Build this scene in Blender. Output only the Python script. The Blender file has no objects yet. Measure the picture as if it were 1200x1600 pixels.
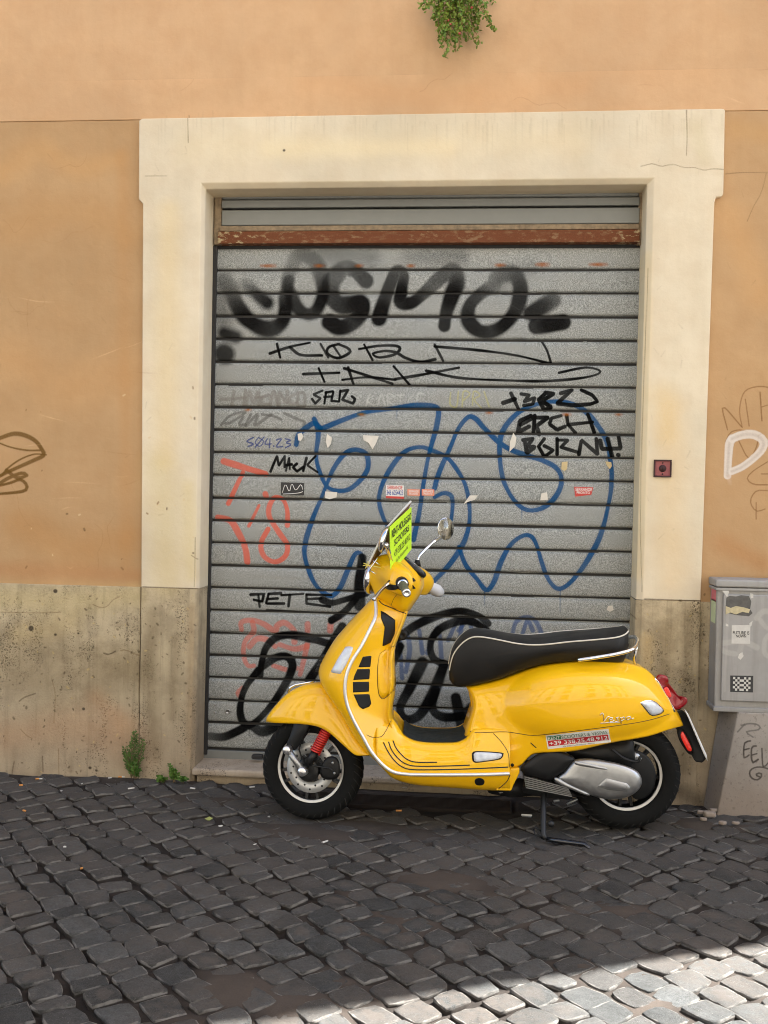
import bpy, bmesh, math, random
import numpy as np
from mathutils import Vector, Matrix
from mathutils.bvhtree import BVHTree
from mathutils.geometry import tessellate_polygon

random.seed(7); rng = np.random.default_rng(7)
R = math.radians
sc = bpy.context.scene
COL = sc.collection

# ------------------------------------------------------------------ camera
F_PX, CAM = 1640.0, Vector((0.0, -5.0, 1.4625))
YAW, PITCH, ROLL = R(5.357), R(1.525), R(1.012)
_f = Vector((-math.sin(YAW)*math.cos(PITCH), math.cos(YAW)*math.cos(PITCH), -math.sin(PITCH)))
_r = Vector((math.cos(YAW), math.sin(YAW), 0)); _u = _r.cross(_f)
CR = math.cos(ROLL)*_r + math.sin(ROLL)*_u
CU = -math.sin(ROLL)*_r + math.cos(ROLL)*_u
cd = bpy.data.cameras.new('camera'); cam = bpy.data.objects.new('camera', cd); COL.objects.link(cam)
cd.sensor_fit = 'VERTICAL'; cd.sensor_height = 24.0; cd.lens = 24.0*F_PX/1600.0
cd.clip_start = 0.05; cd.clip_end = 500
m = Matrix.Identity(4)
for i in range(3):
    m[i][0], m[i][1], m[i][2], m[i][3] = CR[i], CU[i], -_f[i], CAM[i]
cam.matrix_world = m
sc.camera = cam

# ------------------------------------------------------------------ sky, sun, exposure
SUN_AZ = Vector((0.908, 0.417, 0)).normalized(); SUN_EL = R(53)
w = bpy.data.worlds.new('World'); sc.world = w; w.use_nodes = True
nt = w.node_tree; bg = nt.nodes['Background']
sky = nt.nodes.new('ShaderNodeTexSky'); sky.sky_type = 'NISHITA'; sky.sun_disc = False
sky.sun_elevation = SUN_EL; sky.sun_rotation = math.atan2(SUN_AZ.x, SUN_AZ.y)
sky.air_density = 1.0; sky.dust_density = 2.0; sky.ozone_density = 1.0
nt.links.new(sky.outputs[0], bg.inputs['Color']); bg.inputs['Strength'].default_value = 0.062
sl = bpy.data.lights.new('sun', 'SUN'); sl.energy = 5.0; sl.angle = R(0.45); sl.color = (1.0, 0.99, 0.97)
so = bpy.data.objects.new('sun', sl); COL.objects.link(so)
to_sun = Vector((SUN_AZ.x*math.cos(SUN_EL), SUN_AZ.y*math.cos(SUN_EL), math.sin(SUN_EL)))
so.rotation_euler = to_sun.to_track_quat('Z', 'Y').to_euler(); so.location = (4, 2, 9)
vs = sc.view_settings
sc.display_settings.display_device = 'sRGB'
vs.view_transform = 'Standard'; vs.look = 'None'; vs.gamma = 1.0; vs.use_curve_mapping = False
vs.exposure = 3.05

sc.cycles.pixel_filter_type = 'BLACKMAN_HARRIS'; sc.cycles.filter_width = 1.05

# ------------------------------------------------------------------ helpers: pixels of the photograph to points at a known depth
def ray(u, v):
    return _f + float((u-600)/F_PX)*CR + float((800-v)/F_PX)*CU
def at_y(u, v, Y):
    d = ray(u, v); return CAM + d*((Y-CAM.y)/d.y)
def at_z(u, v, Z):
    d = ray(u, v); return CAM + d*((Z-CAM.z)/d.z)
def at_plane(u, v, o, n):
    d = ray(u, v); return CAM + d*((o-CAM).dot(n)/d.dot(n))
def project(p):
    q = Vector(p)-CAM; z = q.dot(_f)
    return 600+F_PX*q.dot(CR)/z, 800-F_PX*q.dot(CU)/z, z

def crom(pts, n, closed=False):
    """Catmull-Rom through pts, n samples evenly spaced along it."""
    P = np.array(pts, float)
    if len(P) < 3 and not closed:
        t = np.linspace(0, 1, n)[:, None]; return P[0]*(1-t)+P[-1]*t
    if closed: Q = np.vstack([P[-1], P, P[0], P[1]])
    else: Q = np.vstack([2*P[0]-P[1], P, 2*P[-1]-P[-2]])
    out = []
    for i in range(1, len(Q)-2):
        p0, p1, p2, p3 = Q[i-1], Q[i], Q[i+1], Q[i+2]
        for t in np.linspace(0, 1, 12, endpoint=False):
            out.append(.5*((2*p1)+(-p0+p2)*t+(2*p0-5*p1+4*p2-p3)*t*t+(-p0+3*p1-3*p2+p3)*t**3))
    if not closed: out.append(Q[-2])
    else: out.append(out[0])
    out = np.array(out)
    s = np.concatenate([[0], np.cumsum(np.linalg.norm(np.diff(out, axis=0), axis=1))])
    t = np.linspace(0, s[-1], n, endpoint=not closed)
    return np.stack([np.interp(t, s, out[:, k]) for k in range(P.shape[1])], 1)
def lin(pts, n, closed=False):
    P = np.array(pts, float)
    if closed: P = np.vstack([P, P[0]])
    s = np.concatenate([[0], np.cumsum(np.linalg.norm(np.diff(P, axis=0), axis=1))])
    t = np.linspace(0, s[-1], n, endpoint=not closed)
    return np.stack([np.interp(t, s, P[:, k]) for k in range(P.shape[1])], 1)
def fn(pts):
    """smooth function y(x) through the points"""
    d = crom(pts, 300); return lambda x: float(np.interp(x, d[:, 0], d[:, 1]))

def srgb(r, g, b):
    return tuple(((c/255)/12.92 if c/255 <= .04045 else ((c/255+.055)/1.055)**2.4) for c in (r, g, b))

# ------------------------------------------------------------------ mesh building
def mesh(name, V, Fc, mat=None, smooth=True, uv=None):
    me = bpy.data.meshes.new(name)
    me.from_pydata([tuple(v) for v in V], [], [tuple(f) for f in Fc])
    if mat: me.materials.append(mat)
    if smooth: me.polygons.foreach_set('use_smooth', [True]*len(me.polygons))
    if uv is not None:
        ul = me.uv_layers.new(name='UVMap'); idx = np.zeros(len(me.loops), int)
        me.loops.foreach_get('vertex_index', idx)
        ul.data.foreach_set('uv', np.array(uv, 'f')[idx].ravel())
    me.update(); return me
def wpos(o):
    p = Vector((0, 0, 0))
    while o: p += o.location; o = o.parent
    return p
def obj(name, V, Fc, mat=None, parent=None, smooth=True, uv=None, origin=None, flip=False, **kw):
    """one mesh object; V are world points, stored relative to the object's place"""
    if flip: Fc = [tuple(reversed(f)) for f in Fc]
    base = wpos(parent) if parent else Vector((0, 0, 0))
    org = Vector(origin) if origin is not None else base
    V = [Vector(v)-org for v in V]
    o = bpy.data.objects.new(name, mesh(name, V, Fc, mat, smooth, uv)); COL.objects.link(o)
    o.parent = parent; o.location = org-base
    for k, x in kw.items(): o[k] = x
    return o
def empty(name, loc, parent=None, **kw):
    o = bpy.data.objects.new(name, None); COL.objects.link(o); o.parent = parent
    o.location = Vector(loc)-(wpos(parent) if parent else Vector((0, 0, 0))); o.empty_display_size = .1
    for k, x in kw.items(): o[k] = x
    return o
def bevel(o, wd=.004, seg=2, ang=35):
    b = o.modifiers.new('bevel', 'BEVEL'); b.width = wd; b.segments = seg; b.limit_method = 'ANGLE'; b.angle_limit = R(ang)
    for p in o.data.polygons: p.use_smooth = True
    wn = o.modifiers.new('wn', 'WEIGHTED_NORMAL'); wn.keep_sharp = True
    return o
class MB:
    """collects shapes for ONE mesh object"""
    def __init__(s): s.V = []; s.F = []
    def add(s, V, Fc):
        n = len(s.V); s.V += [Vector(v) for v in V]; s.F += [tuple(i+n for i in f) for f in Fc]; return s
    def box(s, a, b):
        x0, y0, z0 = a; x1, y1, z1 = b
        return s.add([(x0,y0,z0),(x1,y0,z0),(x1,y1,z0),(x0,y1,z0),(x0,y0,z1),(x1,y0,z1),(x1,y1,z1),(x0,y1,z1)],
                     [(0,3,2,1),(4,5,6,7),(0,1,5,4),(1,2,6,5),(2,3,7,6),(3,0,4,7)])
    def tube(s, *a, **k): return s.add(*tube(*a, **k))
    def build(s, name, mat, parent=None, **k): return obj(name, s.V, s.F, mat, parent, **k)
def loft(rings, closed=True, caps=True):
    n = len(rings[0]); V = [p for r in rings for p in r]; Fc = []
    for i in range(len(rings)-1):
        for j in range(n if closed else n-1):
            k = (j+1) % n
            Fc.append((i*n+j, i*n+k, (i+1)*n+k, (i+1)*n+j))
    if caps and closed:
        Fc.append(tuple(range(n-1, -1, -1))); Fc.append(tuple((len(rings)-1)*n+j for j in range(n)))
    return V, Fc
def tube(path, r, n=8, caps=True, closed=False):
    P = [Vector(p) for p in path]; m_ = len(P)
    rr = [r]*m_ if isinstance(r, (int, float)) else list(r)
    rings = []; prev = None
    for i in range(m_):
        if closed: t = (P[(i+1) % m_]-P[i-1]).normalized()
        else: t = (P[min(i+1, m_-1)]-P[max(i-1, 0)]).normalized()
        if prev is None:
            a = Vector((0, 0, 1)) if abs(t.z) < .9 else Vector((1, 0, 0)); nr = t.cross(a).normalized()
        else: nr = (prev-t*prev.dot(t)).normalized()
        prev = nr; b = t.cross(nr)
        rings.append([P[i]+(nr*math.cos(2*math.pi*k/n)+b*math.sin(2*math.pi*k/n))*rr[i] for k in range(n)])
    if closed: rings.append(rings[0])
    return loft(rings, True, caps and not closed)
def lathe(c, axis, prof, n=48, ref=None):
    """prof: list of (radius, offset along axis)"""
    axis = Vector(axis).normalized(); a = Vector((0, 0, 1)) if abs(axis.z) < .9 else Vector((1, 0, 0))
    x = axis.cross(a).normalized(); y = axis.cross(x)
    rings = [[Vector(c)+axis*h+(x*math.cos(2*math.pi*k/n)+y*math.sin(2*math.pi*k/n))*max(r, 1e-4) for k in range(n)] for r, h in prof]
    return loft(rings, True, False)
def prism(poly, off):
    """polygon (list of world points) extruded by the vector off"""
    n = len(poly); A = [Vector(p) for p in poly]; off = Vector(off); B = [p+off for p in A]
    tr = tessellate_polygon([A])
    Fc = [tuple(t) for t in tr]+[tuple(n+i for i in reversed(t)) for t in tr]
    Fc += [(i, (i+1) % n, n+(i+1) % n, n+i) for i in range(n)]
    return A+B, Fc
def prism_obj(name, poly, off, mat, parent=None, bev=0, **k):
    V, Fc = prism(poly, off)
    o = obj(name, V, Fc, mat, parent, smooth=False, **k)
    bm = bmesh.new(); bm.from_mesh(o.data); bmesh.ops.recalc_face_normals(bm, faces=bm.faces)
    bmesh.ops.dissolve_limit(bm, angle_limit=.01, verts=bm.verts, edges=bm.edges)
    bm.to_mesh(o.data); bm.free()
    if bev: bevel(o, bev)
    return o
def fixn(o):
    bm = bmesh.new(); bm.from_mesh(o.data); bmesh.ops.recalc_face_normals(bm, faces=bm.faces); bm.to_mesh(o.data); bm.free(); return o
def text2d(body, bold=False):
    """flat triangles of a text, scaled into the unit square"""
    cu = bpy.data.curves.new('t', 'FONT'); cu.body = body; cu.resolution_u = 3
    if bold: cu.offset = 0.016
    o = bpy.data.objects.new('t', cu); COL.objects.link(o)
    dg = bpy.context.evaluated_depsgraph_get(); me = bpy.data.meshes.new_from_object(o.evaluated_get(dg))
    V = np.array([v.co[:2] for v in me.vertices]); Fc = [tuple(p.vertices) for p in me.polygons]
    bpy.data.objects.remove(o); bpy.data.curves.remove(cu); bpy.data.meshes.remove(me)
    V = (V-V.min(0))/(V.max(0)-V.min(0)); return V, Fc

# ------------------------------------------------------------------ materials
class G:
    """small node-graph helper"""
    def __init__(s, name):
        s.m = bpy.data.materials.new(name); s.m.use_nodes = True; s.t = s.m.node_tree
        s.b = s.t.nodes['Principled BSDF']
    def n(s, typ, **kw):
        nd = s.t.nodes.new(typ)
        for k, x in kw.items(): setattr(nd, k, x)
        return nd
    def put(s, sock, x):
        if hasattr(x, 'is_output') or isinstance(x, bpy.types.NodeSocket): s.t.links.new(x, sock)
        else:
            if sock.type == 'RGBA' and len(x) == 3: x = (*x, 1)
            sock.default_value = x
    def set(s, **kw):
        for k, x in kw.items(): s.put(s.b.inputs[k.replace('_', ' ')], x)
        return s
    def coord(s, kind='Object', scale=(1, 1, 1)):
        c = s.n('ShaderNodeTexCoord'); mp = s.n('ShaderNodeMapping'); mp.inputs['Scale'].default_value = scale
        s.t.links.new(c.outputs[kind], mp.inputs['Vector']); return mp.outputs[0]
    def pos(s, scale=(1, 1, 1)):
        c = s.n('ShaderNodeNewGeometry'); mp = s.n('ShaderNodeMapping'); mp.inputs['Scale'].default_value = scale
        s.t.links.new(c.outputs['Position'], mp.inputs['Vector']); return mp.outputs[0]
    def noise(s, vec, scale, detail=4, rough=.55, lo=0., hi=1., dist=0.):
        t = s.n('ShaderNodeTexNoise'); s.put(t.inputs['Vector'], vec); t.inputs['Scale'].default_value = scale
        t.inputs['Detail'].default_value = detail; t.inputs['Roughness'].default_value = rough; t.inputs['Distortion'].default_value = dist
        return t.outputs['Fac'] if (lo, hi) == (0., 1.) else s.ramp(t.outputs['Fac'], lo, hi)
    def vor(s, vec, scale, feature='F1', out='Distance', lo=0., hi=1.):
        t = s.n('ShaderNodeTexVoronoi', feature=feature); s.put(t.inputs['Vector'], vec); t.inputs['Scale'].default_value = scale
        o = t.outputs[out]; return o if (lo, hi) == (0., 1.) else s.ramp(o, lo, hi)
    def ramp(s, fac, lo, hi, a=0., b=1., smooth=True):
        t = s.n('ShaderNodeMapRange'); t.interpolation_type = 'SMOOTHSTEP' if smooth else 'LINEAR'
        s.put(t.inputs['Value'], fac)
        for k, x in zip(('From Min', 'From Max', 'To Min', 'To Max'), (lo, hi, a, b)): t.inputs[k].default_value = x
        return t.outputs[0]
    def math(s, op, a, b=0.):
        t = s.n('ShaderNodeMath', operation=op); s.put(t.inputs[0], a); s.put(t.inputs[1], b); return t.outputs[0]
    def mix(s, f, a, b, mode='MIX'):
        t = s.n('ShaderNodeMix', data_type='RGBA', blend_type=mode); s.put(t.inputs['Factor'], f)
        s.put(t.inputs['A'] if False else t.inputs[6], a); s.put(t.inputs[7], b); return t.outputs[2]
    def sep(s, vec):
        t = s.n('ShaderNodeSeparateXYZ'); s.put(t.inputs[0], vec); return t.outputs
    def bump(s, h, strength=.3, dist=.01, normal=None):
        t = s.n('ShaderNodeBump'); t.inputs['Strength'].default_value = strength; t.inputs['Distance'].default_value = dist
        s.put(t.inputs['Height'], h)
        if normal is not None: s.put(t.inputs['Normal'], normal)
        return t.outputs[0]
    def image(s, img):
        t = s.n('ShaderNodeTexImage'); t.image = img; t.interpolation = 'Linear'; t.extension = 'CLIP'
        uv = s.n('ShaderNodeUVMap'); s.t.links.new(uv.outputs[0], t.inputs[0]); return t.outputs
def plain(name, col, rough=.5, metal=0., coat=0., var=.12, scale=40, bmp=0., rv=.07, **kw):
    """single colour with grain: value wobble, roughness wobble, light bump"""
    g = G(name); p = g.coord(); n1 = g.noise(p, scale, 5)
    dk = tuple(c*(1-var) for c in col); lt = tuple(min(1, c*(1+var)) for c in col)
    g.set(Base_Color=g.mix(n1, dk, lt), Roughness=g.ramp(n1, .3, .7, max(.02, rough-rv), min(1, rough+rv)), Metallic=metal)
    if coat: g.set(Coat_Weight=coat, Coat_Roughness=.03)
    if bmp: g.set(Normal=g.bump(n1, bmp, .003))
    for k, x in kw.items(): g.put(g.b.inputs[k.replace('_', ' ')], x)
    return g.m

# ------------------------------------------------------------------ paint: brush strokes rastered into a generated image
class Paint:
    def __init__(s, name, x0, z0, w, h, ppm, Y):
        s.x0, s.z0, s.w, s.h, s.ppm, s.Y, s.name = x0, z0, w, h, ppm, Y, name
        s.nx, s.ny = int(w*ppm), int(h*ppm)
        s.rgb = np.zeros((s.ny, s.nx, 3), np.float32); s.a = np.zeros((s.ny, s.nx), np.float32)
        s.grain = rng.random((s.ny, s.nx)).astype(np.float32)
    def stroke(s, pts, col, wd, soft=.15, alpha=1., smooth=True, grain=.15, halo=0.):
        P = np.array([(*(lambda q: ((q.x-s.x0)*s.ppm, (q.z-s.z0)*s.ppm))(at_y(p[0], p[1], s.Y)), p[2] if len(p) > 2 else 1.) for p in pts])
        r = wd*.5*(s.Y+5)/F_PX*s.ppm
        L = np.linalg.norm(np.diff(P[:, :2], axis=0), axis=1).sum()
        n = max(2, int(L/5)+1)
        Q = (crom if smooth and len(P) > 2 else lin)(P, n)
        r_0 = r; ph = rng.uniform(0, 6)
        if len(P) == 1: Q = np.vstack([P, P+[.01, 0, 0]])
        Rm = r*(1+soft+(1.6 if halo else 0))+2
        bx0, by0 = max(0, int(Q[:, 0].min()-Rm)), max(0, int(Q[:, 1].min()-Rm))
        bx1, by1 = min(s.nx, int(Q[:, 0].max()+Rm)+1), min(s.ny, int(Q[:, 1].max()+Rm)+1)
        if bx1 <= bx0 or by1 <= by0: return
        cov = np.zeros((by1-by0, bx1-bx0), np.float32); hal = np.zeros_like(cov)
        for (ax, ay, aa), (ex, ey, ea) in zip(Q[:-1], Q[1:]):
            i0, i1 = max(bx0, int(min(ax, ex)-Rm)), min(bx1, int(max(ax, ex)+Rm)+1)
            j0, j1 = max(by0, int(min(ay, ey)-Rm)), min(by1, int(max(ay, ey)+Rm)+1)
            if i1 <= i0 or j1 <= j0: continue
            X, Y = np.meshgrid(np.arange(i0, i1), np.arange(j0, j1))
            dx, dy = ex-ax, ey-ay; l2 = dx*dx+dy*dy+1e-9
            r = r_0*(1+.13*math.sin(ax*.021+ay*.017+ph)+.07*math.sin(ax*.063-ay*.05+2*ph)); t = np.clip(((X-ax)*dx+(Y-ay)*dy)/l2, 0, 1)
            d = np.hypot(X-ax-t*dx, Y-ay-t*dy); al = (aa+(ea-aa)*t)*(.96+.04*math.sin(ax*.05+ay*.043+ph)) if alpha > .5 else aa+(ea-aa)*t
            e = max(.7, r*soft)
            c = np.clip((r+e*.6-d)/(1.6*e), 0, 1); c = c*c*(3-2*c)*np.clip(al, 0, 1)
            sl_ = (slice(j0-by0, j1-by0), slice(i0-bx0, i1-bx0))
            cov[sl_] = np.maximum(cov[sl_], c)
            if halo:
                hh = np.clip(1-(d-r*.6)/(r*1.7), 0, 1)**2*np.clip(al, 0, 1); hal[sl_] = np.maximum(hal[sl_], hh)
        g = s.grain[by0:by1, bx0:bx1]
        A = np.maximum(cov*(1-grain*(g > .55)*(1-cov*.5)), halo*hal*(g*.9+.25)) * alpha
        B = s.a[by0:by1, bx0:bx1]; C = s.rgb[by0:by1, bx0:bx1]
        out = A+B*(1-A)
        C[:] = np.where(out[..., None] > 1e-4, (np.array(col, np.float32)/255*A[..., None]+C*(B*(1-A))[..., None])/np.maximum(out, 1e-4)[..., None], np.array(col)/255)
        B[:] = out
    def image(s):
        im = bpy.data.images.new(s.name, s.nx, s.ny, alpha=True); im.alpha_mode = 'CHANNEL_PACKED'
        im.pixels.foreach_set(np.dstack([s.rgb, s.a]).astype(np.float32).ravel()); im.update(); return im
    def uv(s, o):
        me = o.data; b = wpos(o)
        ul = me.uv_layers.get('UVMap') or me.uv_layers.new(name='UVMap')
        co = np.zeros(len(me.vertices)*3, 'f'); me.vertices.foreach_get('co', co); co = co.reshape(-1, 3)+np.array(b)
        idx = np.zeros(len(me.loops), int); me.loops.foreach_get('vertex_index', idx)
        U = np.stack([(co[:, 0]-s.x0)/s.w, (co[:, 2]-s.z0)/s.h], 1)[idx]
        ul.data.foreach_set('uv', U.astype('f').ravel())

YS = 0.17                                            # plane of the shutter
BLK, BLU, ORG = (7, 7, 7), (8, 70, 116), (205, 98, 78)
sp = Paint('shutter_paint', -1.5, -0.05, 2.4, 2.75, 560, YS)
S_ = sp.stroke
# dirt and rust gathered along the slat joints
_zt, _zb = at_y(340, 388, YS).z, at_y(325, 1128.7, YS).z
for i in range(22):
    z = _zt-i*(_zt-_zb)/21; x = -1.36
    while x < .78:
        l = rng.uniform(.05, .30)
        a_, b_ = project((x, YS, z+.006)), project((x+l, YS, z+.006))
        S_([(a_[0], a_[1], .2), ((a_[0]+b_[0])/2, a_[1]*.5+b_[1]*.5, 1), (b_[0], b_[1], .2)], [(70,64,54), (96,72,46), (60,58,54)][int(rng.integers(3))], rng.uniform(3, 8), 1., rng.uniform(.15, .5), grain=.5)
        x += l+rng.uniform(0, .25)
# faint older tags
for pts in [[(345,625),(362,624)],[(366,612),(362,636)],[(384,610),(380,636)],[(366,624),(383,622)],[(384,634),(390,612),(396,630),(404,612),(404,636)],[(400,622),(410,621)],
            [(420,618),(410,622),(410,632),(420,632)],[(422,634),(428,612),(434,634)],[(436,634),(437,614),(448,630),(449,612)],[(462,616),(453,622),(455,632),(464,630)],[(466,614),(466,634),(476,634),(476,616),(466,614)]]:
    S_(pts, (120,116,110), 6, .5, .65)
for pts in [[(346,664),(360,650),(384,644),(362,660),(352,662)],[(380,652),(374,664),(384,664)],[(392,648),(384,666),(402,648),(398,664)],[(402,664),(424,648)],[(410,648),(426,650),(440,656)],[(444,646),(462,654),(476,660),(474,668)]]:
    S_(pts, (88,86,82), 5, .5, .7)
for pts in [[(572,634),(578,616)],[(584,618),(574,626),(584,634)],[(590,634),(596,616),(602,634)],[(606,634),(606,616),(616,620),(607,626),(616,634)],[(620,618),(632,618)],[(626,618),(625,634)],[(646,618),(638,626),(645,634),(647,627)],[(662,616),(653,616),(653,634),(662,634)]]:
    S_(pts, (190,190,186), 2.6, .5, .55, grain=.6)
for pts in [[(704,614),(703,632),(713,636),(716,612)],[(722,636),(724,612),(734,616),(724,626)],[(738,634),(740,612),(750,618),(741,625),(752,638)],[(756,612),(764,636)]]:
    S_(pts, (180,174,92), 2.6, .5, .6, grain=.6)
# orange marks at the left edge
for pts, wd in [([(350,721),(415,741)],10),([(380,738),(368,764),(357,787)],7),([(341,809),(360,814),(374,835),(384,858),(387,878)],10),([(405,790),(389,822)],6),([(415,772),(416,775)],9),
                ([(449,821),(449,798),(442,781),(429,778),(420.6,793),(422,810),(436,832),(449,852),(446,869),(430,878),(413,869),(408,849),(419,827)],8)]:
    S_(pts, ORG, wd, .2, .92)
for pts in [[(378,984),(378,972),(395,969),(413,975),(430,986),(434,977),(446,973),(460,986),(460,1003)],[(395,972),(397,986),(383,1003),(381,1026),(388,1040),(397,1040)],
            [(390,1010),(402,998),(418,1000),(430,1010)],[(481,975),(481,986)],[(481,1003),(475,1030),(469,1054)],[(437,1007),(460,1014),(479,1010)],[(427,1040),(451,1047),(464,1044)],[(516,985),(518,972),(530,965)],[(376,1090),(372,1082),(380,1074)]]:
    S_(pts, ORG, 9, .3, .62)
# the large blue piece
for pts in [[(463,695),(467,679),(481,667),(491,662),(501,669)],
            [(501,671),(535,657),(569,645),(603,640),(646,634),(677,635),(685,643),(682,666),(675,692),(669,715),(663,747),(655,800),(646,843)],
            [(491,655),(496,668),(497,685),(494,710),(498,733),(510,759),(527,767),(547,764),(566,747),(575,730),(572,710),(555,703),(538,710),(521,733),(510,759),(501,781),(487,815),(477,849),(477,872),(487,903),(501,923),(518,931),(532,917),(544,889),(555,866),(564,866),(568,880)],
            [(606,824),(598,807),(592,781),(599,753),(615,725),(634,705),(657,699),(677,705),(698,715),(715,736),(727,759),(733,788),(733,817),(727,841),(717,861),(698,887),(666,920)],
            [(717,855),(727,882),(745,905),(760,922),(772,908),(782,879),(797,852),(815,838),(829,838),(838,852),(847,882),(858,908),(873,920),(893,908),(917,876),(937,838),(949,794),(955,753),(953,718),(946,686),(922,651),(899,634),(864,628),(829,635),(806,648),(788,669),(781,689),(781,721),(787,753),(803,782),(823,797),(847,794),(867,777),(877,753),(870,733),(850,721),(823,712),(800,704),(780,692),(756,669),(742,654),(730,653),(715,672),(704,698),(692,724),(683,747),(679,763)],
            [(679,777),(692,771),(704,774),(707,788),(705,812)]]:
    S_(pts, BLU, 7.8, .24, .97, halo=.42)
for pts in [[(700,1000),(712,975),(722,966),(718,1000)],[(716,985),(730,970),(736,985),(722,1000)],[(800,992),(806,972),(822,964),(836,970),(846,990)],[(816,990),(824,970),(832,985)],[(636,990),(640,1015),(634,1050)],[(655,985),(660,1020)],[(668,1020),(684,980),(690,1030)],[(624,985),(628,1060)]]:
    S_(pts, (52,76,120), 8, .4, .75)
for (u, v) in ((620,637),(757,925),(875,922),(520,934),(815,797),(700,700)):      # thin drips
    S_([(u, v), (u-.3, v+rng.uniform(12, 34), .3)], BLU, 2.2, .5, .7)
for (u, v) in ((640,1122),(697,1122),(390,1135),(376,1110)): S_([(u, v), (u-.3, v+rng.uniform(10, 26), .3)], BLK, 2.4, .5, .8)
# COSMO
FD = (13, 12, 11)
for pts, wd, so_ in [([(384,446,.25),(400,460,.8),(418,474)],22,.7),([(352,440,.25),(362,456,.5),(370,476,.85),(384,497),(405,511),(425,514),(441,503),(446,484),(446,465,.9),(452,440,.6)],21,.45),
                ([(462,405,.2),(449,439,.5),(455,461,.9),(464,481),(479,491),(493,487),(503,467),(504,444,.85),(496,416,.45),(478,399,.35),(462,404,.25)],21,.5),
                ([(572,440,.9),(556,425,.75),(540,420,.4),(526,430,.6),(517,446,.7),(517,462,.9),(530,476),(548,477),(564,474),(565,488),(548,506),(530,512),(515,504)],22,.35),
                ([(592,498),(599,475),(609,447,.9),(620,425,.7),(630,433,.8),(627,455),(626,472),(642,474),(660,461,.85),(678,444,.7),(692,432,.7),(708,424,.6),(713,443,.9),(706,462),(697,490),(694,510)],20,.35),
                ([(765,450,.5),(748,462,.8),(734,478),(731,499),(745,516),(765,519),(785,510),(803,490),(811,469),(812,446,.8),(800,428,.5),(777,434,.4),(770,450,.35)],20,.4),
                ([(829,490),(845,481,.9),(862,470,.7)],22,.45),([(838,510),(858,507),(879,504)],21,.3),([(350,521),(368,527)],22,.8),([(350,553),(352,554)],27,.5),
                ([(470,400,.25),(520,398,.3),(580,402,.3)],26,1.2),([(640,400,.2),(720,400,.35)],24,1.2),([(780,440,.3),(830,420,.15)],24,1.2),([(345,440,.3),(350,500,.4)],26,1.2)]:
    S_([(p[0], p[1], (p[2] if len(p) > 2 else 1)**.75) for p in pts], FD, wd*1.22, so_*.85, 1., grain=.05)
# marker tags
for pts in [[(422,553),(452,543),(484,536)],[(433,538),(438,559)],[(453,543),(470,555),(503,556)],[(528,538),(544,545),(546,552),(528,560),(512,553),(514,543),(530,538)],[(521,541),(531,556)],[(501,538),(513,559)],
            [(561,546),(592,541),(618,541),(625,546),(615,555),(592,559),(583,553),(603,549),(620,552),(634,560),(657,566),(680,562)],[(569,539),(582,563)],[(679,539),(692,564)],[(679,542),(748,548),(806,556),(861,569)],[(861,569),(854,548),(846,534)],
            [(474,585),(530,583)],[(498,576),(507,597)],[(535,594),(575,590),(618,594)],[(538,576),(613,600)],[(544,575),(552,600)],[(615,573),(640,602)],[(617,593),(660,586),(717,575)],[(666,580),(718,591),(791,595),(850,596),(902,592),(931,586),(937,580),(922,575),(905,576),(873,583)]]:
    S_(pts, BLK, 4.4, .25, 1., grain=.05)
for pts in [[(504,611),(490,617),(501,623),(493,631),(488,624)],[(510,613),(507,631)],[(507,621),(518,620)],[(509,614),(520,612)],[(521,613),(518,627),(530,628),(532,611)],[(532,612),(544,610),(535,625),(552,631),(555,624),(550,620)],
            [(423,737),(433,713),(436,728),(445,713),(445,730)],[(447,736),(452,715),(453,733)],[(448,727),(456,726)],[(464,725),(458,730),(464,737),(474,730)],[(474,736),(479,716)],[(493,713),(480,727),(496,738)],
            [(392,929),(413,928)],[(404,930),(406,948)],[(397,937),(410,940),(412,931)],[(420,928),(416,943),(444,943)],[(420,928),(439,927)],[(418,936),(434,935)],[(440,930),(474,928)],[(453,930),(451,947)],[(479,929),(479,943),(516,948)],[(479,929),(518,930)],[(481,936),(502,935)],[(417,954),(465,956)]]:
    S_(pts, BLK, 4.4, .25, 1., smooth=False, grain=.05)
for pts in [[(396,684),(386,690),(396,694),(388,698)],[(404,684),(399,692),(406,698),(412,690),(404,684)],[(399,699),(413,683)],[(418,686),(414,694),(424,694)],[(422,686),(421,700)],[(428,697),(428,698)],[(432,688),(440,686),(432,698),(442,698)],[(446,686),(454,688),(447,692),(455,695),(446,700)]]:
    S_(pts, (48,62,120), 2.2, .3, .9)
for pts in [[(786,630),(804,624)],[(798,615),(810,640)],[(814,616),(826,618),(819,628),(835,622),(832,632),(818,634)],[(852,615),(841,625),(850,641),(861,637),(846,627),(864,616),(852,614)],[(876,615),(893,610),(870,631),(893,634),(922,632),(933,628),(925,618),(908,610)],
            [(829,650),(812,658),(809,676),(826,667)],[(813,664),(829,655)],[(835,650),(833,677)],[(832,653),(855,653),(838,666),(842,679)],[(876,650),(861,654),(858,663),(870,672),(882,667)],[(885,650),(887,664),(899,677)],[(887,664),(925,660)],[(918,648),(928,676)],
            [(817,688),(832,686),(823,698),(835,699),(823,708),(820,692)],[(850,686),(841,698),(850,714),(864,704),(850,697)],[(870,686),(870,710)],[(870,688),(887,688),(876,699),(902,707)],[(904,710),(908,688),(933,710),(931,686)],[(937,689),(940,702),(969,701),(966,682)],[(949,686),(956,714)],[(965,711),(966,711.5)]]:
    S_(pts, BLK, 6.3, .2, 1., smooth=False, grain=.05)
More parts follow.
